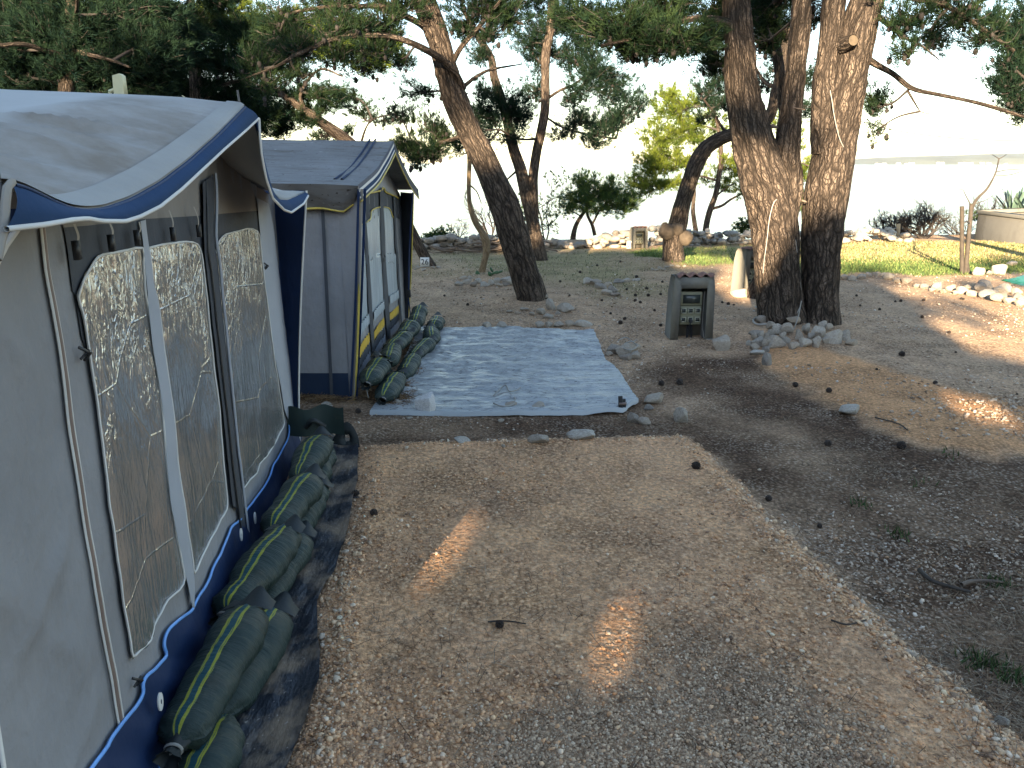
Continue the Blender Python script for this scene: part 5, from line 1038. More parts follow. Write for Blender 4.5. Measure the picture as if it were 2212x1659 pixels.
class Crown:
    def __init__(s, seed): s.r = np.random.default_rng(seed); s.tw = MB(); s.V = []; s.t = []; s.cones = []
    def pad(s, c, rad, root, ntw, L=.085, per=11, w=.0035, step=.075, lift=.25, limb=.02, twr=.0065, conep=.05, tb=0.0):
        r = s.r; c = np.asarray(c, float); rad = np.asarray(rad, float); root = np.asarray(root, float)
        m = (root+c)/2+r.normal(0, .10, 3)*np.linalg.norm(c-root)+[0, 0, -.05]
        lb = catmull(np.array([root, m, c+[0, 0, -rad[2]*.3]]), 8); rod(s.tw, lb, np.linspace(limb, limb*.35, len(lb)), 5)
        for _ in range(ntw):
            d = r.standard_normal(3); d /= np.linalg.norm(d); q = c+d*rad*r.uniform(.35, 1.0)**.6
            st = lb[int(r.uniform(.45, 1)*(len(lb)-1))]; mm = (st+q)/2+r.normal(0, .10, 3)*np.linalg.norm(q-st)-[0, 0, .04]
            tl = catmull(np.array([st, mm, q]), 5); rod(s.tw, tl, np.linspace(twr, twr*.35, len(tl)), 3)
            ln = np.linalg.norm(np.diff(tl, axis=0), axis=1).sum(); ln2 = min(ln*.75, .55); k = max(4, int(ln2/step*1.9)); u = 1-np.sort(r.uniform(0, ln2/ln, k)); u[0] = 1
            P = np.stack([np.interp(u, np.linspace(0, 1, len(tl)), tl[:, j]) for j in range(3)], 1)+r.normal(0, .045, (k, 3))
            tg = (q-mm)/np.linalg.norm(q-mm); V, t = tufts(P, np.repeat((tg*.8+[0, 0, lift])[None], k, 0), r, L, per, w)
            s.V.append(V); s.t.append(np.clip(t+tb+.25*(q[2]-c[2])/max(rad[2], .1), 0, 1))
            if r.uniform() < conep*4: s.cones.append(P[-1]-[0, 0, .03])
    def finish(s, root, mat, barkmat, conesize=.028):
        s.tw.put('branches', barkmat, root)
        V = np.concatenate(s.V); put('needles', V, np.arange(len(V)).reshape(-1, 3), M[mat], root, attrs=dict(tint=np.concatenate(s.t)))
        if s.cones:
            c = np.array(s.cones); V0, F0 = ICO2; k = conesize*s.r.uniform(.7, 1.2, len(c)); V = (V0[None]*np.array([.8, .8, 1.15])*k[:, None, None]+c[:, None]).reshape(-1, 3); F = (F0[None]+np.arange(len(c))[:, None, None]*len(V0)).reshape(-1, 3)
            tag(put('hanging_cones', V, F, M['hangcone'], root), kind='stuff')
def pine(name, label, yw, stems, limbs=(), pads=(), mat='needle', bark_='bark', sides=28, step=.04, rough=.022, flare=.35, seed=1, density=1.0, L=.085, w=.0035, per=11, extra=None, conep=.05, zshift=None, group=None, tb=0.0):
    x, y, w0 = stems[0][0]; base = PY(x, y, yw)
    t = thing(name, label, 'tree', (base[0], base[1], gz(base[0], base[1])), group)
    nodes = []; mb = MB()
    for k, st in enumerate(stems):
        P, R = px_line(st, yw)
        if k == 0: P = np.vstack([P[0]-[0, 0, .18], P]); R = np.r_[R[0]*1.05, R]
        Pc, Rc = smooth_line(P, R, step); nodes.append(Pc)
        Rc = Rc*WID; V, F, uv = tube(Pc, Rc, sides, rough=rough*min(1, Rc.max()/.2), seed=seed+k, flare=flare if k == 0 else 0); mb.add(V, F, uv)
    mb.put('trunk', M[bark_], t, smooth=True)
    cr = Crown(seed)
    for lm in limbs:
        pts, dy = lm[0], lm[1]; P, R = px_line(pts, yw, dy); Pc, Rc = smooth_line(P, R, .06); nodes.append(Pc); mb = MB()
        V, F, uv = tube(Pc, Rc, 10, rough=.004, seed=seed+5); mb.add(V, F, uv); mb.put('limb', M[bark_], t, smooth=True)
    N = np.concatenate(nodes); 
    for pd in pads:
        px, py, rx, ry, n = pd[:5]; dy = pd[5] if len(pd) > 5 else 0.0
        c = PY(px, py, yw+dy); s_ = mpp(c); ra = np.array([rx*s_, max(rx, ry)*s_*.8, ry*s_])*1.22
        dd = np.linalg.norm(N-c, axis=1)+.6*np.maximum(0, N[:, 2]-c[2]); root = N[int(np.argmin(dd))]
        cr.pad(c, ra, root, int(n*density*DENS), L=L, per=per, w=w, conep=conep, tb=tb, limb=min(.03, .012+.02*ra[0]))
    if extra: extra(t, N)
    cr.finish(t, mat, M['twig'])
    return t
DENS = 2.6; WID = 1.06
# ---- the double trunked pine
def t1_extra(t, N):
    # sawn stub and knot on the right trunk, dead stubs
    for (x, y, x2, y2, w) in ((1838, 92, 1846, 95, 15), ):
        p = PY(x, y, 8.16); s_ = mpp(p); mb = MB(); rod(mb, [p+[0, .16, .0], p+[.02, .0, .02]], [.085, .055], 14); mb.put('cut_stub', M['bark'], t, smooth=True)
        a = np.linspace(0, 2*math.pi, 15)[:-1]; q = p+np.array([.0205, -.003, .0205]); d = np.array([.15, -.95, .15]); d /= np.linalg.norm(d); u_ = np.cross(d, [0, 0, 1.]); u_ /= np.linalg.norm(u_); v_ = np.cross(u_, d)
        mb = MB(); mb.poly(q+np.multiply.outer(np.cos(a)*.050, u_)+np.multiply.outer(np.sin(a)*.050, v_)); mb.put('cut_face', M['cutwood'], t)
    for (a, b, w) in (((1622, 288), (1600, 285), 7), ((1668, 272), (1680, 276), 8), ((1738, 237), (1712, 232), 3), ((1727, 432), (1742, 436), 5), ((1708, 465), (1722, 468), 4), ((1880, 30), (1905, 42), 14), ((1745, 358), (1732, 352), 3)):
        P = np.array([PY(*a, 8.35), PY(*b, 8.28)]); mb = MB(); rod(mb, P, [w/2*mpp(P[0])*1.2, w/2*mpp(P[0])*.6], 7); mb.put('dead_stub', M['deadwood'], t, smooth=True)
t = pine('pine_tree', 'large double trunked pine standing in the ring of pale rocks', 8.42,
     [[(1692, 712, 96), (1688, 660, 86), (1684, 600, 84), (1677, 520, 86), (1668, 450, 92), (1654, 390, 90), (1637, 330, 80), (1620, 260, 73), (1608, 190, 66), (1600, 110, 60), (1592, 40, 56), (1588, -30, 50), (1580, -140, 40), (1560, -260, 26)],
      [(1690, 480, 60), (1702, 410, 56), (1700, 340, 50), (1706, 270, 46), (1716, 190, 42), (1724, 110, 40), (1730, 40, 38), (1736, -40, 34), (1750, -160, 24)],
      [(1770, 712, 84), (1771, 650, 74), (1773, 580, 74), (1778, 500, 80), (1786, 430, 80), (1798, 350, 80), (1812, 270, 76), (1826, 200, 74), (1840, 130, 74), (1856, 60, 72), (1876, 0, 70), (1900, -70, 60), (1930, -200, 40)],
      [(1782, 330, 50), (1782, 250, 48), (1785, 174, 44), (1793, 90, 42), (1803, 0, 42), (1812, -90, 34)]],
     [([(1850, 112, 20), (1890, 138, 15), (1930, 160, 12), (1968, 190, 11), (2020, 203, 9), (2080, 215, 8), (2140, 230, 7), (2212, 252, 6)], 0.3),
      ([(1588, 60, 22), (1560, 45, 18), (1500, 40, 14), (1430, 62, 11), (1360, 85, 8), (1300, 98, 5)], -.6),
      ([(1592, 10, 20), (1540, -20, 16), (1470, -30, 12), (1390, 0, 9), (1330, 20, 5)], .4),
      ([(1960, 195, 6), (1978, 225, 4), (1992, 243, 3), (2040, 248, 2)], 0.1),
      ([(1900, -40, 26), (1960, -10, 18), (2040, 10, 13), (2120, 60, 9), (2190, 110, 5)], .2),
      ([(1892, 30, 14), (1920, 55, 9), (1950, 80, 7), (1985, 95, 5), (2030, 130, 3)], -.5)],
     [(1330, 45, 95, 34, 26, -.3), (1430, 20, 90, 34, 30, .2), (1470, 75, 95, 32, 28, -.5), (1380, 95, 70, 28, 18, -.2), (1260, 30, 70, 30, 16, .2), (1535, 70, 45, 40, 14, .3), (1530, 130, 40, 30, 9, .5), (1560, 5, 40, 40, 12, .2),
      (1655, 15, 50, 40, 14, 1.2), (1660, 75, 40, 36, 12, 1.4), (1755, 30, 30, 40, 7, 1.0), (1560, -120, 160, 70, 30, 0), (1700, -150, 150, 80, 34, .3), (1880, -150, 150, 70, 30, 0), (2040, -60, 130, 60, 26, .2),
      (1960, 25, 60, 35, 10, -.3), (2010, 75, 55, 30, 8, .1), (2075, 20, 70, 35, 13, .2), (1960, 100, 40, 25, 4, -.4), (2130, 60, 60, 40, 10, .2), (1890, 205, 26, 34, 7, .6), (1885, 280, 14, 18, 2, .5)],
     seed=21, sides=56, step=.022, rough=.030, density=1.35, L=.10, w=.004, extra=t1_extra, conep=.09)
# ---- the leaning pine
pine('pine_tree', 'pine trunk leaning to the left behind the silver ground sheet', 9.95,
     [[(1146, 662, 60), (1144, 633, 57), (1132, 590, 56), (1118, 543, 56), (1104, 497, 56), (1090, 452, 55), (1076, 418, 54), (1062, 385, 52), (1040, 335, 50), (1016, 288, 46), (985, 220, 47), (965, 152, 44), (946, 85, 44), (928, 34, 46), (912, -10, 44), (890, -80, 34), (860, -190, 20)]],
     [([(1000, 192, 16), (985, 160, 15), (962, 135, 15), (928, 112, 14), (884, 91, 13), (837, 78, 12), (776, 77, 11), (725, 84, 10), (690, 97, 10), (643, 117, 9), (592, 146, 7), (520, 172, 4)], -1.6),
      ([(930, 70, 16), (905, 50, 14), (860, 28, 12), (826, 14, 11), (760, 14, 9), (690, 16, 7), (620, 30, 5)], -.9),
      ([(975, 140, 12), (996, 102, 11), (1026, 68, 9), (1063, 24, 7), (1090, -10, 5)], -.5),
      ([(1000, 188, 9), (1030, 165, 7), (1062, 150, 5), (1130, 138, 3)], .6),
      ([(1008, 288, 12), (980, 300, 8), (950, 308, 6), (900, 330, 4)], .3), ([(1040, 75, 9), (1060, 55, 8), (1095, 45, 6), (1130, 52, 4)], -.2)],
     [(885, 300, 44, 20, 13, .4), (930, 322, 44, 22, 13, .3), (955, 285, 40, 24, 9, .3), (895, 335, 30, 14, 6, .2), (1000, 40, 50, 36, 12, -.2), (1060, 60, 44, 30, 8, -.2), (1035, 5, 60, 30, 14, -.3), (830, 45, 60, 28, 12, -.5), (760, 40, 60, 26, 11, -.8), (700, 60, 60, 24, 8, -1.0), (640, 90, 60, 26, 10, -1.2), (800, 110, 60, 20, 9, -.9), (740, 115, 50, 18, 7, -1.1), (860, 0, 70, 30, 14, -.3), (720, -5, 80, 30, 16, -.5), (620, 30, 60, 34, 12, -.8), (870, 130, 40, 20, 6, -.5), (580, 175, 50, 24, 8, -1.5), (660, 150, 40, 18, 5, -1.3), (1010, -60, 120, 50, 24, 0), (860, -100, 130, 60, 26, 0), (600, 80, 60, 30, 10, -.8), (560, 120, 50, 26, 9, -1.2), (900, 190, 40, 20, 5, .3), (860, 230, 40, 22, 6, .4), (820, 70, 50, 24, 8, -.4), (780, 150, 40, 20, 5, -.6), (930, 250, 34, 22, 6, .3), (1090, 20, 50, 40, 10, -.2)],
     seed=31, sides=40, step=.03, rough=.026, density=1.35, L=.09, w=.0038, conep=.10)
# ---- twin stemmed pine behind it
pine('pine_tree', 'slimmer twin stemmed pine behind the leaning trunk', 14.55,
     [[(1165, 566, 34), (1160, 530, 30), (1154, 500, 28), (1146, 460, 27), (1136, 420, 26), (1124, 365, 24), (1110, 325, 22), (1098, 270, 20), (1082, 210, 18), (1067, 165, 16), (1060, 125, 15), (1030, 74, 12), (1000, 20, 8)],
      [(1154, 470, 18), (1152, 420, 20), (1152, 380, 20), (1160, 325, 20), (1168, 290, 20), (1177, 237, 19), (1178, 175, 18), (1179, 118, 18), (1188, 66, 17), (1192, 0, 15), (1200, -70, 10)]],
     [([(1180, 215, 8), (1210, 195, 7), (1240, 182, 5), (1280, 150, 4)], .4), ([(1166, 300, 7), (1120, 300, 5), (1080, 280, 4)], -.4), ([(1175, 250, 6), (1215, 275, 5), (1270, 290, 4), (1330, 300, 3)], .5), ([(1124, 362, 6), (1095, 388, 4), (1085, 395, 2)], 0)],
     [(1290, 155, 60, 24, 15, .2), (1255, 185, 40, 24, 9, .1), (1320, 195, 46, 28, 11, .3), (1250, 245, 46, 30, 11, .2), (1310, 265, 56, 30, 13, .4), (1340, 235, 34, 34, 8, .3), (1280, 300, 50, 16, 7, .2), (1215, 285, 40, 18, 6, 0), (1060, 250, 50, 34, 16, -.2), (1090, 215, 50, 30, 12, -.3), (1120, 245, 40, 40, 14, .2), (1040, 200, 40, 26, 8, -.1), (1100, 290, 40, 18, 7, -.2), (1150, 190, 30, 40, 9, .3), (1040, 110, 40, 30, 9, 0), (1160, 60, 50, 40, 14, .2), (1220, 40, 60, 40, 15, .2), (1210, 110, 46, 30, 10, .3), (1100, 20, 60, 40, 14, 0), (1270, 70, 50, 30, 11, .2), (1190, -30, 90, 40, 20, 0), (1010, 250, 30, 22, 5, -.4), (1235, 215, 30, 20, 5, .1), (1030, 300, 40, 24, 6, -.2), (1160, 130, 30, 40, 8, .3), (1340, 180, 40, 30, 9, .3), (1380, 210, 30, 26, 5, .3), (1240, 120, 40, 26, 8, .2), (1130, 90, 40, 40, 9, .1), (1290, 110, 40, 24, 7, .2)],
     seed=41, mat='needle_dark', bark_='bark_far', sides=18, step=.06, rough=.01, density=1.25, L=.115, w=.0042, per=13, conep=.06)
# ---- knobbly pine
def t4_extra(t, N):
    for (px, py, r) in ((1441, 500, .145), (1481, 514, .135), (1462, 496, .12), (1437, 489, .075)):
        c = PY(px, py, 13.85); V = ICO4[0]*(r*(1+.22*fbm(ICO4[0]+px, 1.6, 4, 3)[:, None])); put('burl', V+c, ICO4[1], M['burl'], t, smooth=True)
pine('pine_tree', 'knobbly pine with two round burls bending right on the lawn edge', 13.98,
     [[(1454, 578, 50), (1454, 560, 44), (1454, 530, 42), (1456, 505, 42), (1464, 487, 38), (1470, 458, 34), (1478, 430, 32), (1488, 398, 32), (1500, 360, 34), (1513, 335, 33), (1530, 315, 30), (1560, 297, 27), (1590, 288, 26), (1630, 278, 25), (1662, 250, 22), (1676, 200, 20), (1690, 140, 18), (1700, 60, 14)]],
     [([(1680, 190, 12), (1655, 180, 9), (1640, 160, 7), (1620, 120, 5)], .2), ([(1690, 110, 14), (1665, 98, 13), (1640, 92, 11), (1620, 70, 8)], -.5), ([(1580, 292, 9), (1560, 275, 7), (1540, 240, 5), (1520, 215, 4)], 0)],
     [(1560, 215, 45, 24, 12, .2), (1535, 180, 40, 26, 9, .2), (1570, 165, 40, 30, 10, .3), (1685, 60, 40, 40, 14, .3), (1690, 130, 36, 36, 11, .4), (1750, 160, 30, 40, 9, .3), (1745, 230, 24, 26, 6, .3), (1660, 20, 50, 40, 14, .3), (1530, 245, 36, 14, 5, 0), (1655, 175, 30, 30, 7, .3)],
     seed=51, sides=30, step=.045, rough=.016, density=1.2, L=.11, w=.0042, per=13, mat='needle_dark', bark_='bark', extra=t4_extra)
# ---- thin twisted trunk in the prickly pear bed, sunlit yellow painted into its bark
pine('twisted_tree', 'thin twisted tree with a sunlit yellow bend rising from the prickly pear bed', 12.4,
     [[(1038, 604, 17), (1040, 590, 15), (1047, 562, 13), (1051, 540, 15), (1049, 520, 17), (1041, 502, 14), (1026, 478, 13), (1016, 447, 10), (1013, 420, 9), (1013, 380, 9), (1014, 350, 9), (1012, 325, 8), (1004, 300, 6)]],
     [([(1015, 400, 3), (1030, 414, 2), (1040, 440, 2)], .2)], [(1000, 300, 26, 14, 5, 0), (985, 318, 20, 10, 3, .1)], seed=61, sides=16, step=.04, rough=.008, flare=.2, bark_='bark_sunlit', L=.1, w=.005)
# ---- slanting trunk that goes up behind the second tent
pine('pine_tree', 'pine slanting up to the left from beside plate 26, behind the grey tent', 13.6,
     [[(930, 584, 30), (924, 568, 24), (905, 531, 21), (886, 493, 20), (850, 430, 21), (800, 355, 22), (760, 312, 23), (720, 282, 23), (685, 258, 20), (640, 226, 16), (590, 190, 12), (540, 150, 8)]],
     [([(720, 282, 9), (735, 305, 6), (750, 318, 4)], 0), ([(660, 240, 9), (650, 200, 7), (690, 150, 6), (740, 165, 4)], -.3), ([(775, 325, 6), (800, 262, 4), (860, 245, 3)], .4)],
     [(700, 200, 50, 26, 10, 0), (640, 190, 50, 30, 14, .2), (600, 235, 50, 26, 14, .2), (650, 255, 50, 24, 12, 0), (700, 290, 40, 14, 6, .2), (600, 280, 40, 18, 9, .3), (560, 200, 50, 40, 16, .2), (740, 195, 40, 16, 6, .4), (780, 230, 40, 18, 6, .4), (830, 255, 34, 14, 5, .4), (690, 225, 40, 18, 7, .4), (750, 275, 26, 10, 3, .4), (620, 130, 60, 30, 12, 0)],
     seed=71, bark_='bark_far', sides=16, step=.06, rough=.008, density=1.25, L=.115, w=.0042, per=13, mat='needle', conep=.04)
# ---- the dark pines behind the first tent
pine('pine_tree', 'darkest dense pine filling the upper left corner behind the blue awning', 11.0,
     [[(120, 640, 40), (130, 420, 36), (140, 250, 32), (150, 110, 28), (160, -40, 22), (160, -180, 14)]],
     [([(140, 120, 14), (100, 110, 12), (50, 96, 10), (-20, 100, 8)], -.8), ([(145, 105, 12), (180, 115, 10), (240, 130, 7), (280, 145, 5)], -.7), ([(160, 60, 9), (165, 20, 7), (168, -10, 6)], -.8)],
     [(x, y, 70, 44, 30, dy) for (x, y, dy) in ((-30, 10, .3), (90, 60, 0), (200, 60, 0), (0, 110, 0), (150, 130, 0), (250, 130, 0), (330, 100, 0), (80, 190, .4), (190, 200, .4), (300, 190, .3), (40, 20, .6), (140, 15, .2), (240, 20, .4), (330, 30, .3), (60, 85, .5), (170, 95, .8), (270, 90, .3), (20, 150, .2), (110, 160, .6), (210, 160, .3), (310, 150, .6), (-40, 60, .4), (380, 90, .8), (140, -60, 0), (300, -50, .3))],
     seed=81, mat='needle_dark', sides=14, step=.08, rough=.01, density=1.35, L=.12, w=.0045, per=15, conep=.05)
pine('pine_tree', 'dense pine between the cream aerial and the grey tent, behind both awnings', 13.0,
     [[(430, 640, 34), (430, 420, 30), (425, 250, 26), (420, 120, 22), (410, -20, 16)]],
     [([(425, 230, 10), (470, 190, 8), (530, 170, 5)], .2), ([(420, 160, 9), (380, 130, 7), (340, 120, 4)], 0)],
     [(x, y, 60, 36, 24, dy) for (x, y, dy) in ((380, 40, 0), (460, 50, .3), (540, 60, .2), (400, 110, .3), (480, 120, .1), (350, 180, .4), (430, 185, .2), (500, 200, .4), (550, 130, .3), (280, 180, .4), (560, 250, .2), (610, 70, .3), (470, -20, 0))],
     seed=91, mat='needle', sides=14, step=.08, rough=.01, density=1.3, L=.125, w=.0045, per=15, tb=-.1)
pine('pine_tree', 'sun touched pine far behind the dark ones at the left edge', 19.0,
     [[(60, 560, 30), (70, 300, 24), (80, 100, 18), (90, -60, 10)]], [],
     [(x, y, 70, 40, 24, dy) for (x, y, dy) in ((30, 60, 0), (120, 90, .4), (40, 150, .3), (210, 70, .4), (300, 60, .2), (620, 60, .8), (680, 90, .6), (230, 160, 0), (500, 40, .5), (740, 60, .8), (820, 110, 1.0))],
     seed=95, mat='needle_gold', sides=10, step=.1, rough=.01, density=.9, L=.16, w=.008)
# ---- small round pine and golden pines by the shore wall
pine('small_pine', 'small low round pine above the dry stone wall, left of the far pillar', 19.4,
     [[(1238, 512, 11), (1243, 490, 9), (1252, 472, 8), (1263, 455, 7), (1272, 430, 5)], [(1285, 508, 8), (1279, 485, 7), (1270, 468, 6), (1266, 450, 5)], [(1279, 485, 5), (1288, 468, 4), (1300, 445, 3)]], [],
     [(1290, 425, 70, 24, 26, 0), (1240, 425, 40, 26, 14, .1), (1340, 432, 40, 20, 13, -.1), (1270, 395, 44, 24, 16, 0), (1315, 400, 40, 24, 14, .2), (1225, 445, 24, 14, 6, 0), (1360, 440, 30, 14, 7, 0), (1250, 380, 24, 14, 6, 0), (1300, 450, 60, 12, 10, -.2)],
     seed=101, mat='needle_mid', bark_='bark_far', sides=10, step=.08, rough=.004, flare=.15, density=.75, L=.14, w=.0055, conep=.01)
pine('young_pine', 'bright yellow green pine in full sun by the shore wall', 20.0,
     [[(1523, 512, 13), (1527, 480, 12), (1535, 450, 12), (1546, 420, 11), (1552, 385, 10), (1558, 340, 9), (1552, 280, 7), (1540, 230, 5)], [(1506, 514, 10), (1500, 480, 9), (1497, 450, 8), (1500, 410, 6), (1490, 360, 5)]],
     [([(1535, 452, 7), (1560, 444, 6), (1580, 430, 5), (1610, 415, 3)], 0), ([(1545, 425, 5), (1570, 405, 4), (1590, 395, 3)], .2), ([(1550, 390, 5), (1500, 380, 4), (1440, 400, 3)], .2)],
     [(1440, 230, 44, 40, 26, 0), (1480, 280, 56, 40, 30, .2), (1420, 290, 44, 34, 20, -.1), (1410, 345, 50, 30, 22, 0), (1460, 345, 60, 30, 26, .2), (1400, 395, 50, 24, 18, -.2), (1450, 395, 50, 18, 14, 0), (1370, 385, 30, 14, 7, 0), (1525, 300, 40, 40, 16, .4), (1580, 350, 40, 40, 18, .2), (1600, 400, 36, 24, 12, 0), (1570, 395, 30, 18, 7, .3), (1530, 380, 30, 20, 6, .4), (1480, 215, 40, 24, 14, .2), (1440, 195, 24, 14, 5, .1), (1385, 420, 30, 14, 6, 0), (1550, 260, 40, 30, 12, .3)],
     seed=111, mat='needle_gold', bark_='bark_far', sides=10, step=.08, rough=.004, flare=.15, density=.62, L=.15, w=.0058, conep=0)
pine('young_pine', 'yellow green pine seen through the gap between the double trunks', 20.6,
     [[(1740, 520, 12), (1735, 440, 10), (1725, 360, 8), (1720, 280, 6)]], [],
     [(1720, 300, 36, 40, 18, 0), (1735, 370, 34, 40, 18, 0), (1700, 380, 30, 40, 12, .2), (1690, 250, 34, 36, 14, .2), (1740, 430, 26, 30, 9, 0), (1650, 420, 40, 40, 12, .2), (1660, 340, 40, 40, 14, .3)],
     seed=121, mat='needle_gold', bark_='bark_far', sides=10, step=.08, rough=.004, density=.65, L=.15, w=.0058, conep=0)
pine('pine_tree', 'trunk base leaning behind the double trunked pine by the sunlit pillar', 10.4,
     [[(1637, 640, 46), (1645, 610, 36), (1656, 570, 32), (1668, 520, 30), (1680, 460, 28), (1690, 400, 26), (1700, 320, 22), (1690, 200, 20), (1670, 60, 16), (1660, -60, 10)]], [],
     [(1660, -40, 90, 50, 20, .5), (1640, 40, 30, 30, 6, .6)], seed=131, sides=26, step=.05, rough=.015, L=.1, w=.005, density=1.2)
pine('pine_tree', 'dark pine foliage hanging in at the right edge over the water', 10.5,
     [[(2560, 760, 60), (2540, 500, 54), (2500, 250, 50), (2460, 60, 44), (2420, -80, 34)]],
     [([(2500, 240, 16), (2400, 220, 13), (2300, 200, 10), (2220, 175, 7)], -.2), ([(2460, 50, 14), (2360, 40, 11), (2260, 60, 8), (2170, 50, 5)], 0)],
     [(2190, 170, 44, 40, 17, 0), (2230, 210, 50, 44, 22, .1), (2170, 120, 36, 30, 9, 0), (2230, 120, 60, 40, 20, .1), (2200, 60, 60, 36, 16, 0), (2250, 20, 70, 40, 20, 0), (2330, 120, 90, 70, 30, 0), (2185, 215, 26, 18, 5, 0), (2150, 30, 40, 26, 6, 0), (2330, 0, 90, 60, 26, 0), (2150, 165, 24, 16, 3, 0)],
     seed=141, sides=20, step=.06, density=1.4, L=.10, w=.005, mat='needle_dark', conep=.10)
# ================================================================== unseen pines behind the viewer, laid out to throw this pitch's shade and sun patches
def shade_pine(x, y, lobes, label, seed, trunk_h):
    r = np.random.default_rng(seed); t = thing('pine_tree', label, 'tree', (x, y, 0), None); mb = MB(); V, F, uv = tube(np.array([[x, y, -.1], [x+.1, y, trunk_h*.5], [x, y+.1, trunk_h]]), [.26, .22, .12], 14, flare=.3); mb.add(V, F, uv); mb.put('trunk', M['bark'], t, smooth=True)
    Vs, Fs, n = [], [], 0; tv = []; tt = []
    for (cx, cy, cz, rx, ry, rz, solid) in lobes:
        c = np.array([cx, cy, cz]); ra = np.array([rx, ry, rz])
        if solid:
            v = ICO3[0]*(1+.35*fbm(ICO3[0]+cx*3, 1.5, 3, seed)[:, None])*ra+c; Vs.append(v); Fs.append(ICO3[1]+n); n += len(v)
        m = int(150*(rx*rz+.2)*(1 if solid else .8)); d = r.standard_normal((m, 3)); d /= np.linalg.norm(d, axis=1)[:, None]; P = c+d*ra*(r.uniform(.6, 1.1, (m, 1)) if solid else r.uniform(0, 1, (m, 1))**.5)
        V, ti = tufts(P, d*.6+[0, 0, .2], r, .22, 9, .014, .6); tv.append(V); tt.append(ti)
    V = np.concatenate(tv); P0 = V.reshape(-1, 3, 3).mean(1); keep = ~sun_gap_mask(P0); V = V.reshape(-1, 3, 3)[keep].reshape(-1, 3); ti = np.concatenate(tt).reshape(-1, 3)[keep].ravel()
    put('needles', V, np.arange(len(V)).reshape(-1, 3), M['needle_dark'], t, attrs=dict(tint=ti))
    if Vs:
        V = np.concatenate(Vs); F = np.concatenate(Fs); k = ~sun_gap_mask(V[F].mean(1)); put('shade_core', V, F[k], M['shade_leaf'], t)
M['shade_leaf'] = plain('shade_core_foliage', (.025, .045, .022), .9, .4, 6)  # opaque cores inside the crowns, added to block the sun
SUN_GAPS = []  # gaps cut through the crowns along sun rays to make sun patches
for (px, py, r_) in ((1010, 1130, .07), (992, 1155, .08), (976, 1180, .08), (958, 1210, .08), (940, 1238, .08), (924, 1265, .07), (1318, 1325, .06), (1330, 1350, .07), (1338, 1380, .07), (1342, 1410, .065), (1340, 1440, .055), (1650, 1380, .045)): SUN_GAPS.append((G(px, py), r_))
for (px, py, r_) in ((1640, 590, .30), (1720, 575, .35), (1610, 570, .25), (2150, 895, .12), (2080, 880, .12), (1000, 590, .2), (1480, 560, .3)): SUN_GAPS.append((G(px, py), r_))
SUN_GAPS += [(PY(1605, 590, 10.7), .42), (PY(1612, 625, 10.6), .3)]
def sun_gap_mask(P):
    m = np.zeros(len(P), bool)
    for g, r_ in SUN_GAPS:
        q = P-g; a = q@SUND; d = np.linalg.norm(q-np.multiply.outer(a, SUND), axis=1); m |= (d < r_)
    return m
rg = np.random.default_rng(77)
def lobes_row(x0, x1, yb, zsolid, ztop, dens):
    L = []; xs = np.arange(x0, x1, .8)
    for x in xs:
        for z in np.arange(.5, zsolid, .95): L.append((x+rg.normal(0, .12), yb+rg.normal(0, .5), z+rg.normal(0, .12), .80, .8, .72, True))
        L.append((x+rg.normal(0, .3), yb+rg.normal(0, .5), zsolid-.1+rg.uniform(-.2, .3), .5, .6, .4, True))
    for _ in range(int(dens*(x1-x0)*(ztop-zsolid))): L.append((rg.uniform(x0, x1), yb+rg.normal(0, .9), rg.uniform(zsolid, ztop), rg.uniform(.25, .6), rg.uniform(.3, .6), rg.uniform(.16, .34), False))
    return L
shade_pine(-19, -14.4, lobes_row(-24, -14, -14, 9.2, 13, .9), 'broad dark unseen pine shaped to cast shade behind the viewer, far left', 500, 10)
shade_pine(-11.8, -14.4, lobes_row(-14, -9.4, -14, 9.2, 13, 1.1), 'broad dark unseen pine shaped to cast shade behind the viewer, left', 501, 10)
shade_pine(-7.6, -14.2, lobes_row(-9.4, -5.8, -14, 8.6, 11.8, 1.2), 'dark unseen pine shaped to cast shade behind the viewer, left of middle', 502, 9)
shade_pine(-3.1, -14.6, lobes_row(-5.8, -2.5, -14, 7.2, 10.5, 2.4), 'thinning unseen pine shaped to cast shade straight behind the viewer', 503, 8)
shade_pine(1.4, -14.3, lobes_row(-2.5, 5.2, -14, 5.9, 8.8, 1.5), 'low unseen pine shaped to cast shade behind the viewer, right', 504, 6.5)
shade_pine(9.8, -14.3, lobes_row(5.2, 15, -14, 5.6, 8, .4), 'lowest unseen pine shaped to cast shade behind the viewer, far right', 505, 6)
# ================================================================== WALL, SHRUBS, PLANTER, SMALL THINGS
def dry_wall(label, pts, h, seed, dens=1.0, wdt=.45, mat='stone_grey'):
    r = np.random.default_rng(seed); mb = MB(); P = resample(np.array([G(x, y)[:2] for x, y in pts]), 200); L = np.linalg.norm(np.diff(P, axis=0), axis=1).sum(); n = int(L*46*dens)
    c0 = P[len(P)//2]
    for _ in range(n):
        u = r.uniform(0, 1); i = u*199; p = np.array([np.interp(i, range(200), P[:, 0]), np.interp(i, range(200), P[:, 1])]); zz = r.uniform(0, 1)**.85; hh = h*(.75+.5*float(vnoise(np.array([u*L*.8, 0, 0]), 1, seed)))
        s_ = r.uniform(.05, .125)*np.array([1.25, .9, .62]); V = SM[r.integers(0, 14)][0]; 
        V = (V*s_)@rot('Z', r.uniform(0, 6)).T@rot('X', r.normal(0, .25)).T; mb.add(V+[p[0], p[1]+r.normal(0, wdt*.35*(1-.5*zz)), gz(p[0], p[1])+zz*hh], ICO3[1])
    o = mb.put('dry_stone_wall', M[mat], None, (c0[0], c0[1], 0)); tag(o, label, 'stone wall'); return o
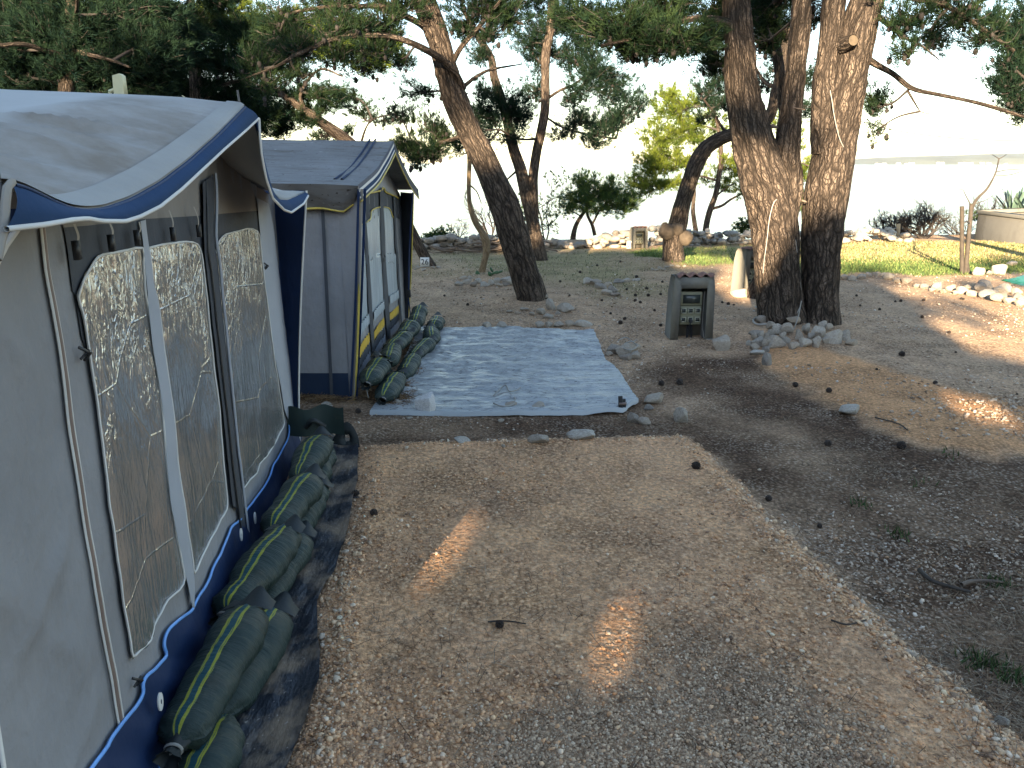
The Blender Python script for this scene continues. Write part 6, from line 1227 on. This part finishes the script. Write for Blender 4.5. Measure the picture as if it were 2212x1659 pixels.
SMALL = [(ICO2[0]*(1+.22*np.random.default_rng(k).standard_normal((len(ICO2[0]), 1))*.6), ICO2[1]) for k in range(14)]
SM_full = SM; SM = [(v/np.abs(v).max(0), f) for v, f in SMALL]; ICO3s = ICO3; ICO3 = ICO2
dry_wall('low grey dry stone wall along the shore behind the left hand trees', [(860, 537), (1000, 535), (1200, 534), (1355, 532)], .30, 1)
dry_wall('grey dry stone wall between the far pillar and the double trunked pine', [(1402, 530), (1520, 527), (1700, 525), (1790, 524)], .40, 2)
dry_wall('collapsed sunlit rubble wall at the lawn edge right of the double pine', [(1800, 523), (1880, 521), (1960, 522)], .22, 3, .8, .6, 'stone')
SM = SM_full; ICO3 = ICO3s
def branchy(mb, p, d, L, r0, depth, rg, tips, up=.25, fan=3, thick=.70):
    n = 5; P = [p]; q = p.copy(); dd = d/np.linalg.norm(d)
    for k in range(n):
        dd = dd+rg.normal(0, .16, 3)+[0, 0, up*.12]; dd /= np.linalg.norm(dd); q = q+dd*L/n; P.append(q)
    rod(mb, np.array(P), np.linspace(r0, r0*thick, n+1), 5 if r0 > .012 else 3)
    if depth == 0: tips.append((q, dd)); return
    for _ in range(fan+rg.integers(0, 2)):
        i = rg.integers(2, n+1); e = dd+rg.normal(0, .55, 3); e[2] += up; branchy(mb, P[i], e, L*rg.uniform(.5, .8), r0*thick*.8, depth-1, rg, tips, up, fan, thick)
def bare_shrub(px, py, yw, h_px, label, seed, stems=6, spread=.8, depth=3, r0=.02, leaves=None, mat='twig', name='bare_shrub', group=None):
    rg = np.random.default_rng(seed); p = PY(px, py, yw); s_ = mpp(p); t = thing(name, label, 'shrub', p, group); mb = MB(); tips = []
    for _ in range(stems): d = np.array([rg.normal(0, spread), rg.normal(0, spread*.6), 1.0]); branchy(mb, p+rg.normal(0, .06, 3)*[1, 1, 0], d, h_px*s_*.42, r0, depth, rg, tips)
    mb.put('stems', M[mat], t)
    if leaves:
        P = np.array([q for q, d in tips]); D_ = np.array([d for q, d in tips]); k = leaves; P = np.repeat(P, k, 0)+rg.normal(0, .06, (len(P)*k, 3)); V, ti = tufts(P, np.repeat(D_, k, 0), rg, .07, 6, .012, .8); put('leaves', V, np.arange(len(V)).reshape(-1, 3), M['leaf'], t, attrs=dict(tint=ti))
bare_shrub(1990, 522, 18.6, 95, 'wide leafless bush on the shore edge, right of the double pine', 1, 10, .9, 4, .034)
bare_shrub(1925, 522, 18.7, 80, 'leafless bush touching the first one on its left by the rope post', 2, 9, .8, 4, .030)
bare_shrub(2150, 516, 19.5, 130, 'tall thin bare shrub behind the concrete planter corner', 3, 6, .6, 3, .018)
bare_shrub(2065, 518, 19.6, 80, 'bare shrub behind the staked sapling', 4, 6, .9, 3, .018)
bare_shrub(1060, 520, 18.9, 150, 'spindly bare shrub beyond the wall, left of the leaning pine', 5, 4, .5, 3, .020)
bare_shrub(1000, 522, 19.2, 70, 'low sparse shrub beyond the wall near the twisted tree', 6, 4, .9, 3, .014)
bare_shrub(1178, 530, 18.8, 190, 'tall wispy shrub with few leaves right of the twin stemmed pine', 7, 3, .28, 3, .020, leaves=2)
bare_shrub(960, 525, 18.4, 34, 'small leafy shrub on top of the stone wall behind the grey tent', 8, 5, .6, 2, .012, leaves=3)
bare_shrub(935, 527, 18.0, 20, 'tiny leafy bush on the wall next to the slanting trunk', 9, 5, .8, 2, .010, leaves=5)
bare_shrub(1612, 510, 19.4, 40, 'small pine seedling beside the double pine, left of its trunk', 10, 4, .5, 2, .012, leaves=5)
# staked sapling
rg = np.random.default_rng(5); ys = 12.65
t = thing('staked_sapling', 'bare young tree tied between two stakes on the right of the lawn', 'tree', PY(2090, 592, ys))
mb = MB(); P, R = px_line([(2093, 594, 7), (2088, 550, 6.5), (2092, 500, 7), (2100, 450, 7), (2112, 428, 6), (2132, 408, 5), (2150, 375, 3.5), (2158, 343, 2.5)], ys); Pc, Rc = smooth_line(P, R, .05); rod(mb, Pc, Rc, 8)
for L_ in ([(2151, 372, 2.2), (2175, 367, 1.8), (2200, 366, 1.5), (2235, 362, 1)], [(2148, 378, 2.2), (2180, 378, 1.8), (2215, 368, 1.2), (2240, 364, 1)], [(2158, 343, 2), (2150, 338, 1.4), (2143, 334, 1)], [(2158, 343, 2), (2168, 338, 1.4), (2174, 333, 1)], [(2098, 445, 2.6), (2085, 420, 1.8), (2078, 408, 1.2), (2062, 412, .8)], [(2078, 408, 1), (2081, 402, .7)], [(2108, 440, 2), (2130, 432, 1.3), (2148, 420, .8)]):
    P, R = px_line(L_, ys, .1); Pc, Rc = smooth_line(P, R, .06); rod(mb, Pc, Rc, 5)
mb.put('stem', M['wood'], t, smooth=True)
for a, b, w in (((2079, 591), (2078, 446), 9), ((2086, 591), (2099, 440), 9)):
    P = np.array([PY(*a, ys-.03)-[0, 0, .05], PY(*b, ys-.03)]); mb = MB(); rod(mb, P, w/2*mpp(P[0]), 8); mb.poly(np.array([P[1]+[.034*math.cos(k), .034*math.sin(k), .002] for k in np.linspace(0, 6.28, 9)[:-1]])); mb.put('stake', M['wood'], t)
mb = MB(); rod(mb, [PY(2079, 484, ys-.04), PY(2088, 478, ys-.06), PY(2096, 484, ys-.04)], .016, 6); mb.put('tie', M['black'], t)
# planter with agave and shrub
yp = 18.6; pa, pb, pc = G(2104, 518), G(2250, 530), None
z_a = PY(2104, 461, pa[1])[2]; z_b = PY(2250, 484, pb[1])[2]; dirp = (pb-pa)/np.linalg.norm(pb-pa); nrm = np.array([-dirp[1], dirp[0], 0]); far_end = pb+dirp*2
t = thing('concrete_planter', 'board marked concrete retaining wall of the raised bed at the right edge', 'retaining wall', pa); zf = z_b+(z_b-z_a)*.5
for (q0, q1, z0_, z1_, nm) in ((pa, far_end, z_a, zf, 'front_wall'), (pa+nrm*3, pa, z_a, z_a, 'end_wall')):
    d = (q1-q0)/np.linalg.norm(q1-q0); m_ = np.array([-d[1], d[0], 0])*.2; B = np.array([q0-[0, 0, .5], q1-[0, 0, .5], q1+m_-[0, 0, .5], q0+m_-[0, 0, .5]]); T_ = np.array([q0+[0, 0, z0_], q1+[0, 0, z1_], q1+m_+[0, 0, z1_], q0+m_+[0, 0, z0_]])
    mb = MB(); mb.add(np.vstack([B, T_]), [[0, 1, 5, 4], [1, 2, 6, 5], [2, 3, 7, 6], [3, 0, 4, 7], [4, 5, 6, 7]]); mb.put(nm, M['render'], t)
    mb = MB(); o_ = np.array([-d[1], d[0], 0])*.05; up_ = np.array([0, 0, .03]); T2 = np.array([T_[0]-o_, T_[1]-o_, T_[2]+o_, T_[3]+o_])+[0, 0, .003]; mb.add(np.vstack([T2, T2+[0, 0, .07]]), [[0, 1, 5, 4], [1, 2, 6, 5], [2, 3, 7, 6], [3, 0, 4, 7], [4, 5, 6, 7]]); mb.put('coping', M['concrete'], t)
soil = pa+dirp*2.5+nrm*1.4
tag(put('planter_soil', np.array([pa+nrm*.2+dirp*.2+[0, 0, z_a-.12], far_end+nrm*.2+[0, 0, zf-.12], far_end+nrm*3+[0, 0, zf-.12], pa+nrm*3+dirp*.2+[0, 0, z_a-.12]]), np.array([[0, 1, 2, 3]]), M['ground']), kind='structure')
def agave(px, py, yw, label, seed, h_px, n=15, lean=.5):
    rg = np.random.default_rng(seed); p = PY(px, py, yw); s_ = mpp(p); t = thing('agave', label, 'plant', p)
    for k in range(n):
        a = k*2.4+rg.normal(0, .2); tilt = lean*(.15+.95*k/n); L = h_px*s_*rg.uniform(.8, 1.05); u = np.linspace(0, 1, 9); out = np.array([math.cos(a), math.sin(a), 0]); sd = np.array([-math.sin(a), math.cos(a), 0])
        c = p+np.multiply.outer(u*L*math.sin(tilt)+.03+.10*u*u*L*tilt, out)+np.multiply.outer(u*L*math.cos(tilt), UPZ); w = .085*np.clip(1-u, 0, 1)**.6*(.55+.9*u)*(u < 1); 
        V = np.stack([c-np.multiply.outer(w, sd), c-np.multiply.outer(w*.4, out)*1.0, c+np.multiply.outer(w, sd)], 1); put('leaf', V.reshape(-1, 3), gridF(9, 3), M['agave'], t, smooth=True)
agave(2188, 470, 19.6, 'spiky blue green agave growing behind the concrete wall', 1, 66, 15, .75)
agave(2226, 478, 19.4, 'second agave cut by the right edge of the picture', 2, 70, 13, .7)
rg = np.random.default_rng(9); c = PY(2150, 466, 19.6); t = thing('low_shrub', 'dark green clipped shrub on the raised bed left of the agave', 'shrub', c-[0, 0, .2]); cr = Crown(900)
for dx in (-.35, 0, .35, .7): cr.pad(c+[dx, .1, .02], (.34, .3, .17), c+[dx*.5, 0, -.25], 26, L=.06, per=8, w=.009, conep=0)
cr.finish(t, 'leaf', M['twig'])
# prickly pear in its bed
t = thing('prickly_pear', 'prickly pear cactus with flat green pads round the twisted trunk', 'cactus', G(1045, 604)); yw = 12.15
for (x, y, w, h, a) in [(985, 598, 16, 9, .1), (1003, 597, 15, 10, -.1), (1017, 597, 9, 8, .2), (1032, 592, 10, 15, .3), (1030, 605, 10, 12, -.2), (1050, 598, 11, 12, -.3), (1058, 592, 8, 12, .6), (1067, 590, 22, 5, .5), (1078, 588, 18, 5, .35), (1062, 583, 5, 14, .55), (1067, 602, 14, 9, .1), (1045, 606, 11, 10, .4)]:
    p = PY(x, y, yw+random.uniform(-.2, .2)); s_ = mpp(p); V = ICO3[0]*np.array([w*s_*.5, .022, h*s_*.5]); V = V@rot('Y', -a).T@rot('Z', random.uniform(-.5, .5)).T; put('cactus_pad', V+p, ICO3[1], M['cactus'], t, smooth=True)
# brushwood pile behind
r = np.random.default_rng(3); mb = MB(); c = G(1085, 546)
for _ in range(46):
    a = r.uniform(-.5, .5); p = c+[r.normal(-.1, .5), r.normal(0, .15), abs(r.normal(.08, .10))]; d = np.array([math.cos(a), math.sin(a)*.6, r.normal(0, .15)])*r.uniform(.15, .4); rod(mb, [p-d, p+r.normal(0, .03, 3), p+d], r.uniform(.008, .03), 5)
tag(mb.put('brushwood_pile', M['deadwood'], None, c), 'heap of cut brown branches lying before the wall, left of the leaning pine', 'brushwood')
# sunlit wooden post and rope at the shore
t = thing('rope_post', 'pale wooden post with a rope slung from it before the leafless bushes', 'post', G(1940, 523)); q = PY(1940, 524, 18.2); q2 = PY(1941, 484, 18.2)
mb = MB(); rod(mb, [q-[0, 0, .1], q2], .045, 8); mb.put('post', M['wood_pale'], t, smooth=True); mb = MB(); rod(mb, catmull([q2-[0, 0, .08], PY(1905, 503, 18.3), PY(1875, 514, 18.4)], 6), .014, 5); mb.put('rope', M['rope'], t)
# green tarpaulin edge
P0, P1, P2, P3 = G(2164, 608), G(2300, 640), G(2320, 600), PY(2232, 588, 12.3); t = tag(put('green_tent', (coons(np.array([P0+[0, 0, .02], (P0+P3)/2+[0, 0, .0], P3, P3+[.6, .2, .25]]), np.array([P0+[0, 0, .02], (P0+P1)/2, P1, P1+[.6, 0, .05]]), np.array([P0+[0, 0, .02], P0+[0, 0, .021]]), np.array([P3+[.6, .2, .25], (P3+P1)/2+[.6, .1, .2], P1+[.6, 0, .05]]), 40, 20)+np.random.default_rng(4).normal(0, .004, (20, 40, 3))).reshape(-1, 3), gridF(20, 40), M['greentarp'], None, P0*[1, 1, 0], smooth=True), 'bright green tarpaulin corner pegged out at the right edge by the rock line', 'tarpaulin')
# overhead cable and the ropes on the double pine
mb = MB(); rod(mb, catmull([PY(1858, 262, 8.3), PY(1930, 281, 9.5), PY(2020, 294, 11), PY(2120, 302, 13), PY(2212, 304, 15), PY(2330, 302, 17)], 8), np.linspace(.004, .009, 41), 5)
tag(mb.put('overhead_cable', M['black'], None, PY(1858, 262, 8.3)), 'thin dark cable sagging from the right trunk of the double pine across the sky', 'cable')
TRx = [(712, 1770), (650, 1771), (580, 1773), (500, 1778), (430, 1786), (350, 1798), (270, 1812), (200, 1826), (130, 1840), (60, 1856), (0, 1876)]; TLx = [(712, 1692), (660, 1688), (600, 1684), (520, 1677), (450, 1668), (390, 1654), (330, 1637)]
def rope_on(pts, tab, half, label, w=.005, mat='rope'):
    tb = sorted(tab); P = []
    for (x, y) in pts:
        cx = np.interp(y, [a for a, b in tb], [b for a, b in tb]); u = np.clip((x-cx)/half, -.98, .98); r_ = half*mpp((0, 8.4, 2)); P.append(PY(x, y, 8.42-r_*math.sqrt(1-u*u)*1.0-.035))
    mb = MB(); rod(mb, catmull(np.array(P), 6), w, 6); tag(mb.put('rope', M[mat], None, P[-1]), label, 'rope')
rope_on([(1801, 119), (1794, 153), (1793, 190), (1797, 216), (1803, 255), (1813, 297), (1826, 325), (1837, 346)], TRx, 38, 'pale rope slung down the upper right trunk of the double pine')
rope_on([(1688, 419), (1681, 428), (1672, 437), (1666, 455), (1661, 480), (1657, 517), (1651, 561), (1648, 590)], TLx, 43, 'thin grey cord hanging on the lower left trunk of the double pine', .005)
rope_on([(1716, 500), (1722, 549), (1727, 600), (1732, 646), (1724, 672), (1710, 690), (1694, 712)], TLx, 48, 'white cable looping down between the two trunks to the rocks', .006)
mb = MB(); rod(mb, catmull([PY(1731, 650, 8.08), PY(1724, 685, 8.0), PY(1713, 716, 7.95)], 6), .006, 6); tag(mb.put('rope', M['rope'], None, PY(1713, 716, 7.95)), 'second strand of white cable reaching the rocks beside the first', 'rope')
mb = MB(); rod(mb, catmull([GP(x, y)+[0, 0, .02] for x, y in [(1632, 666), (1644, 672), (1648, 680), (1636, 688), (1627, 695), (1630, 702), (1640, 705), (1655, 704)]], 6), .012, 6); tag(mb.put('hose', M['rope'], None, GP(1655, 704)), 'short pale hose curled on the ground left of the double pine', 'hose')
mb = MB(); rod(mb, catmull([GP(x, y)+[0, 0, .045] for x, y in [(1068, 869), (1082, 862), (1100, 862), (1112, 872), (1110, 884), (1096, 890), (1080, 889), (1066, 883)]], 6), .006, 6); tag(mb.put('rope', M['rope'], None, GP(1090, 885)), 'white rope loop lying over the front hem of the silver ground sheet', 'rope')
for pts, lab, r_ in (([(1066, 868), (1078, 855), (1092, 845), (1100, 858), (1116, 856), (1124, 850)], 'pale cord trailing over the silver ground sheet behind the rope loop', .005), ([(1335, 754), (1352, 748), (1366, 758), (1376, 768), (1360, 776), (1344, 770), (1352, 760), (1372, 756)], 'tangled cord draped over the rock heap by the notch', .006)):
    mb = MB(); rod(mb, catmull([GP(x, y)+[0, 0, .05 if r_ < .0055 else .09] for x, y in pts], 6), r_, 5); tag(mb.put('cord', M['rope'], None, GP(*pts[0])), lab, 'cord')
# folded strap at the ground sheet corner
p = GP(1342, 892); t = thing('folded_strap', 'dark strap bundle standing at the front right corner of the silver ground sheet', 'strap', p)
for k, (x, h_, w) in enumerate(((-.008, .118, .016), (.010, .095, .018), (.020, .07, .014))):
    mb = MB(); V, F = bevel_box(p+[x, .006*k, h_/2+.012], (w, .010, h_/2), .004, rot('Y', -.06+.09*k)); mb.add(V, F); mb.put('strap_fold', M['black'], t)
mb = MB(); V, F = boxv(p+[.006, -.008, .075], (.026, .012, .007)); mb.add(V, F); mb.put('strap_band', M['zip'], t)
# twigs on the ground
def twig(pts, w, label, mat='deadwood'):
    P = np.array([GP(x, y)+[0, 0, w*.9+.004] for x, y in pts]); P[:, 2] += np.random.default_rng(int(pts[0][0])).uniform(0, .012, len(P)); C_ = catmull(P, 6); mb = MB(); rod(mb, C_, np.linspace(w, w*.6, len(C_)), 6, rough=.001); tag(mb.put('twig', M[mat], None, P[0], smooth=True), label, 'twig')
twig([(1985, 1238), (2010, 1262), (2045, 1275), (2095, 1285)], .011, 'dark stick lying on the litter at the far right', 'wood')
twig([(2075, 1272), (2100, 1262), (2135, 1262), (2165, 1266)], .010, 'pale crooked stick beside the dark one at the far right')
twig([(1055, 1352), (1078, 1346), (1105, 1350), (1136, 1354)], .005, 'dark thin twig by the pine cone in the middle of the gravel pad', 'wood')
twig([(672, 872), (678, 855), (683, 846)], .006, 'short upright twig on the soil in front of the grey tent')
twig([(1795, 1345), (1830, 1355), (1870, 1348)], .005, 'thin branching twig on the right of the gravel pad', 'wood')
twig([(660, 1392), (668, 1380), (676, 1370)], .004, 'short dark twig by the black sheet', 'wood')
twig([(740, 1090), (758, 1083), (776, 1078)], .007, 'grey rod lying across the black sheet edge', 'darkmetal')
twig([(652, 893), (668, 888), (688, 894)], .008, 'forked dry stick on the soil in front of the grey tent')
twig([(1890, 905), (1940, 918), (1960, 935)], .006, 'slim twig on the litter below the tan strip', 'wood')
# drift of needles at the sandbags of the second tent
r = np.random.default_rng(12); P = []
for (x, y, sx, sy, n) in ((902, 790, 9, 12, 900), (895, 760, 10, 8, 700), (868, 850, 14, 14, 900), (690, 862, 40, 8, 1200), (850, 868, 20, 6, 500)):
    for _ in range(n): P.append((r.normal(x, sx), r.normal(y, sy)))
P = np.array([GP(x, y) if False else G(x, y) for x, y in P]); P[:, 2] = ground_h(P[:, 0], P[:, 1])+.02+r.uniform(0, .03, len(P)); d = r.normal(0, 1, (len(P), 3))*[1, 1, .25]; d /= np.linalg.norm(d, axis=1)[:, None]; s_ = np.cross(d, r.normal(0, 1, d.shape)); s_ /= np.linalg.norm(s_, axis=1)[:, None]
V = np.stack([P-s_*.0016-d*.035, P+s_*.0016-d*.035, P+s_*.0016+d*.035, P-s_*.0016+d*.035], 1); tag(put('needle_drift', V.reshape(-1, 3), np.arange(len(P)*4).reshape(-1, 4), M['tinted'], attrs=dict(tint=np.repeat(pal(r, len(P), [(.20, .12, .06), (.14, .085, .045), (.26, .17, .09)], [1, 1, 1]), 4, 0))), kind='stuff')

# ------------------------------------------------------------------ the air over the water
hz = bpy.data.materials.new('sea_air'); hz.use_nodes = True; hn = hz.node_tree; hn.nodes.remove(hn.nodes['Principled BSDF'])
pv_ = hn.nodes.new('ShaderNodeVolumePrincipled'); pv_.inputs['Color'].default_value = (.76, .87, 1.0, 1); pv_.inputs['Density'].default_value = HAZE; pv_.inputs['Anisotropy'].default_value = 0.2
hn.links.new(pv_.outputs[0], hn.nodes['Material Output'].inputs['Volume'])
V, F = boxv((0, 3200, 40), (9500, 3400, 46)); tag(put('haze', V, F, hz), kind='stuff')
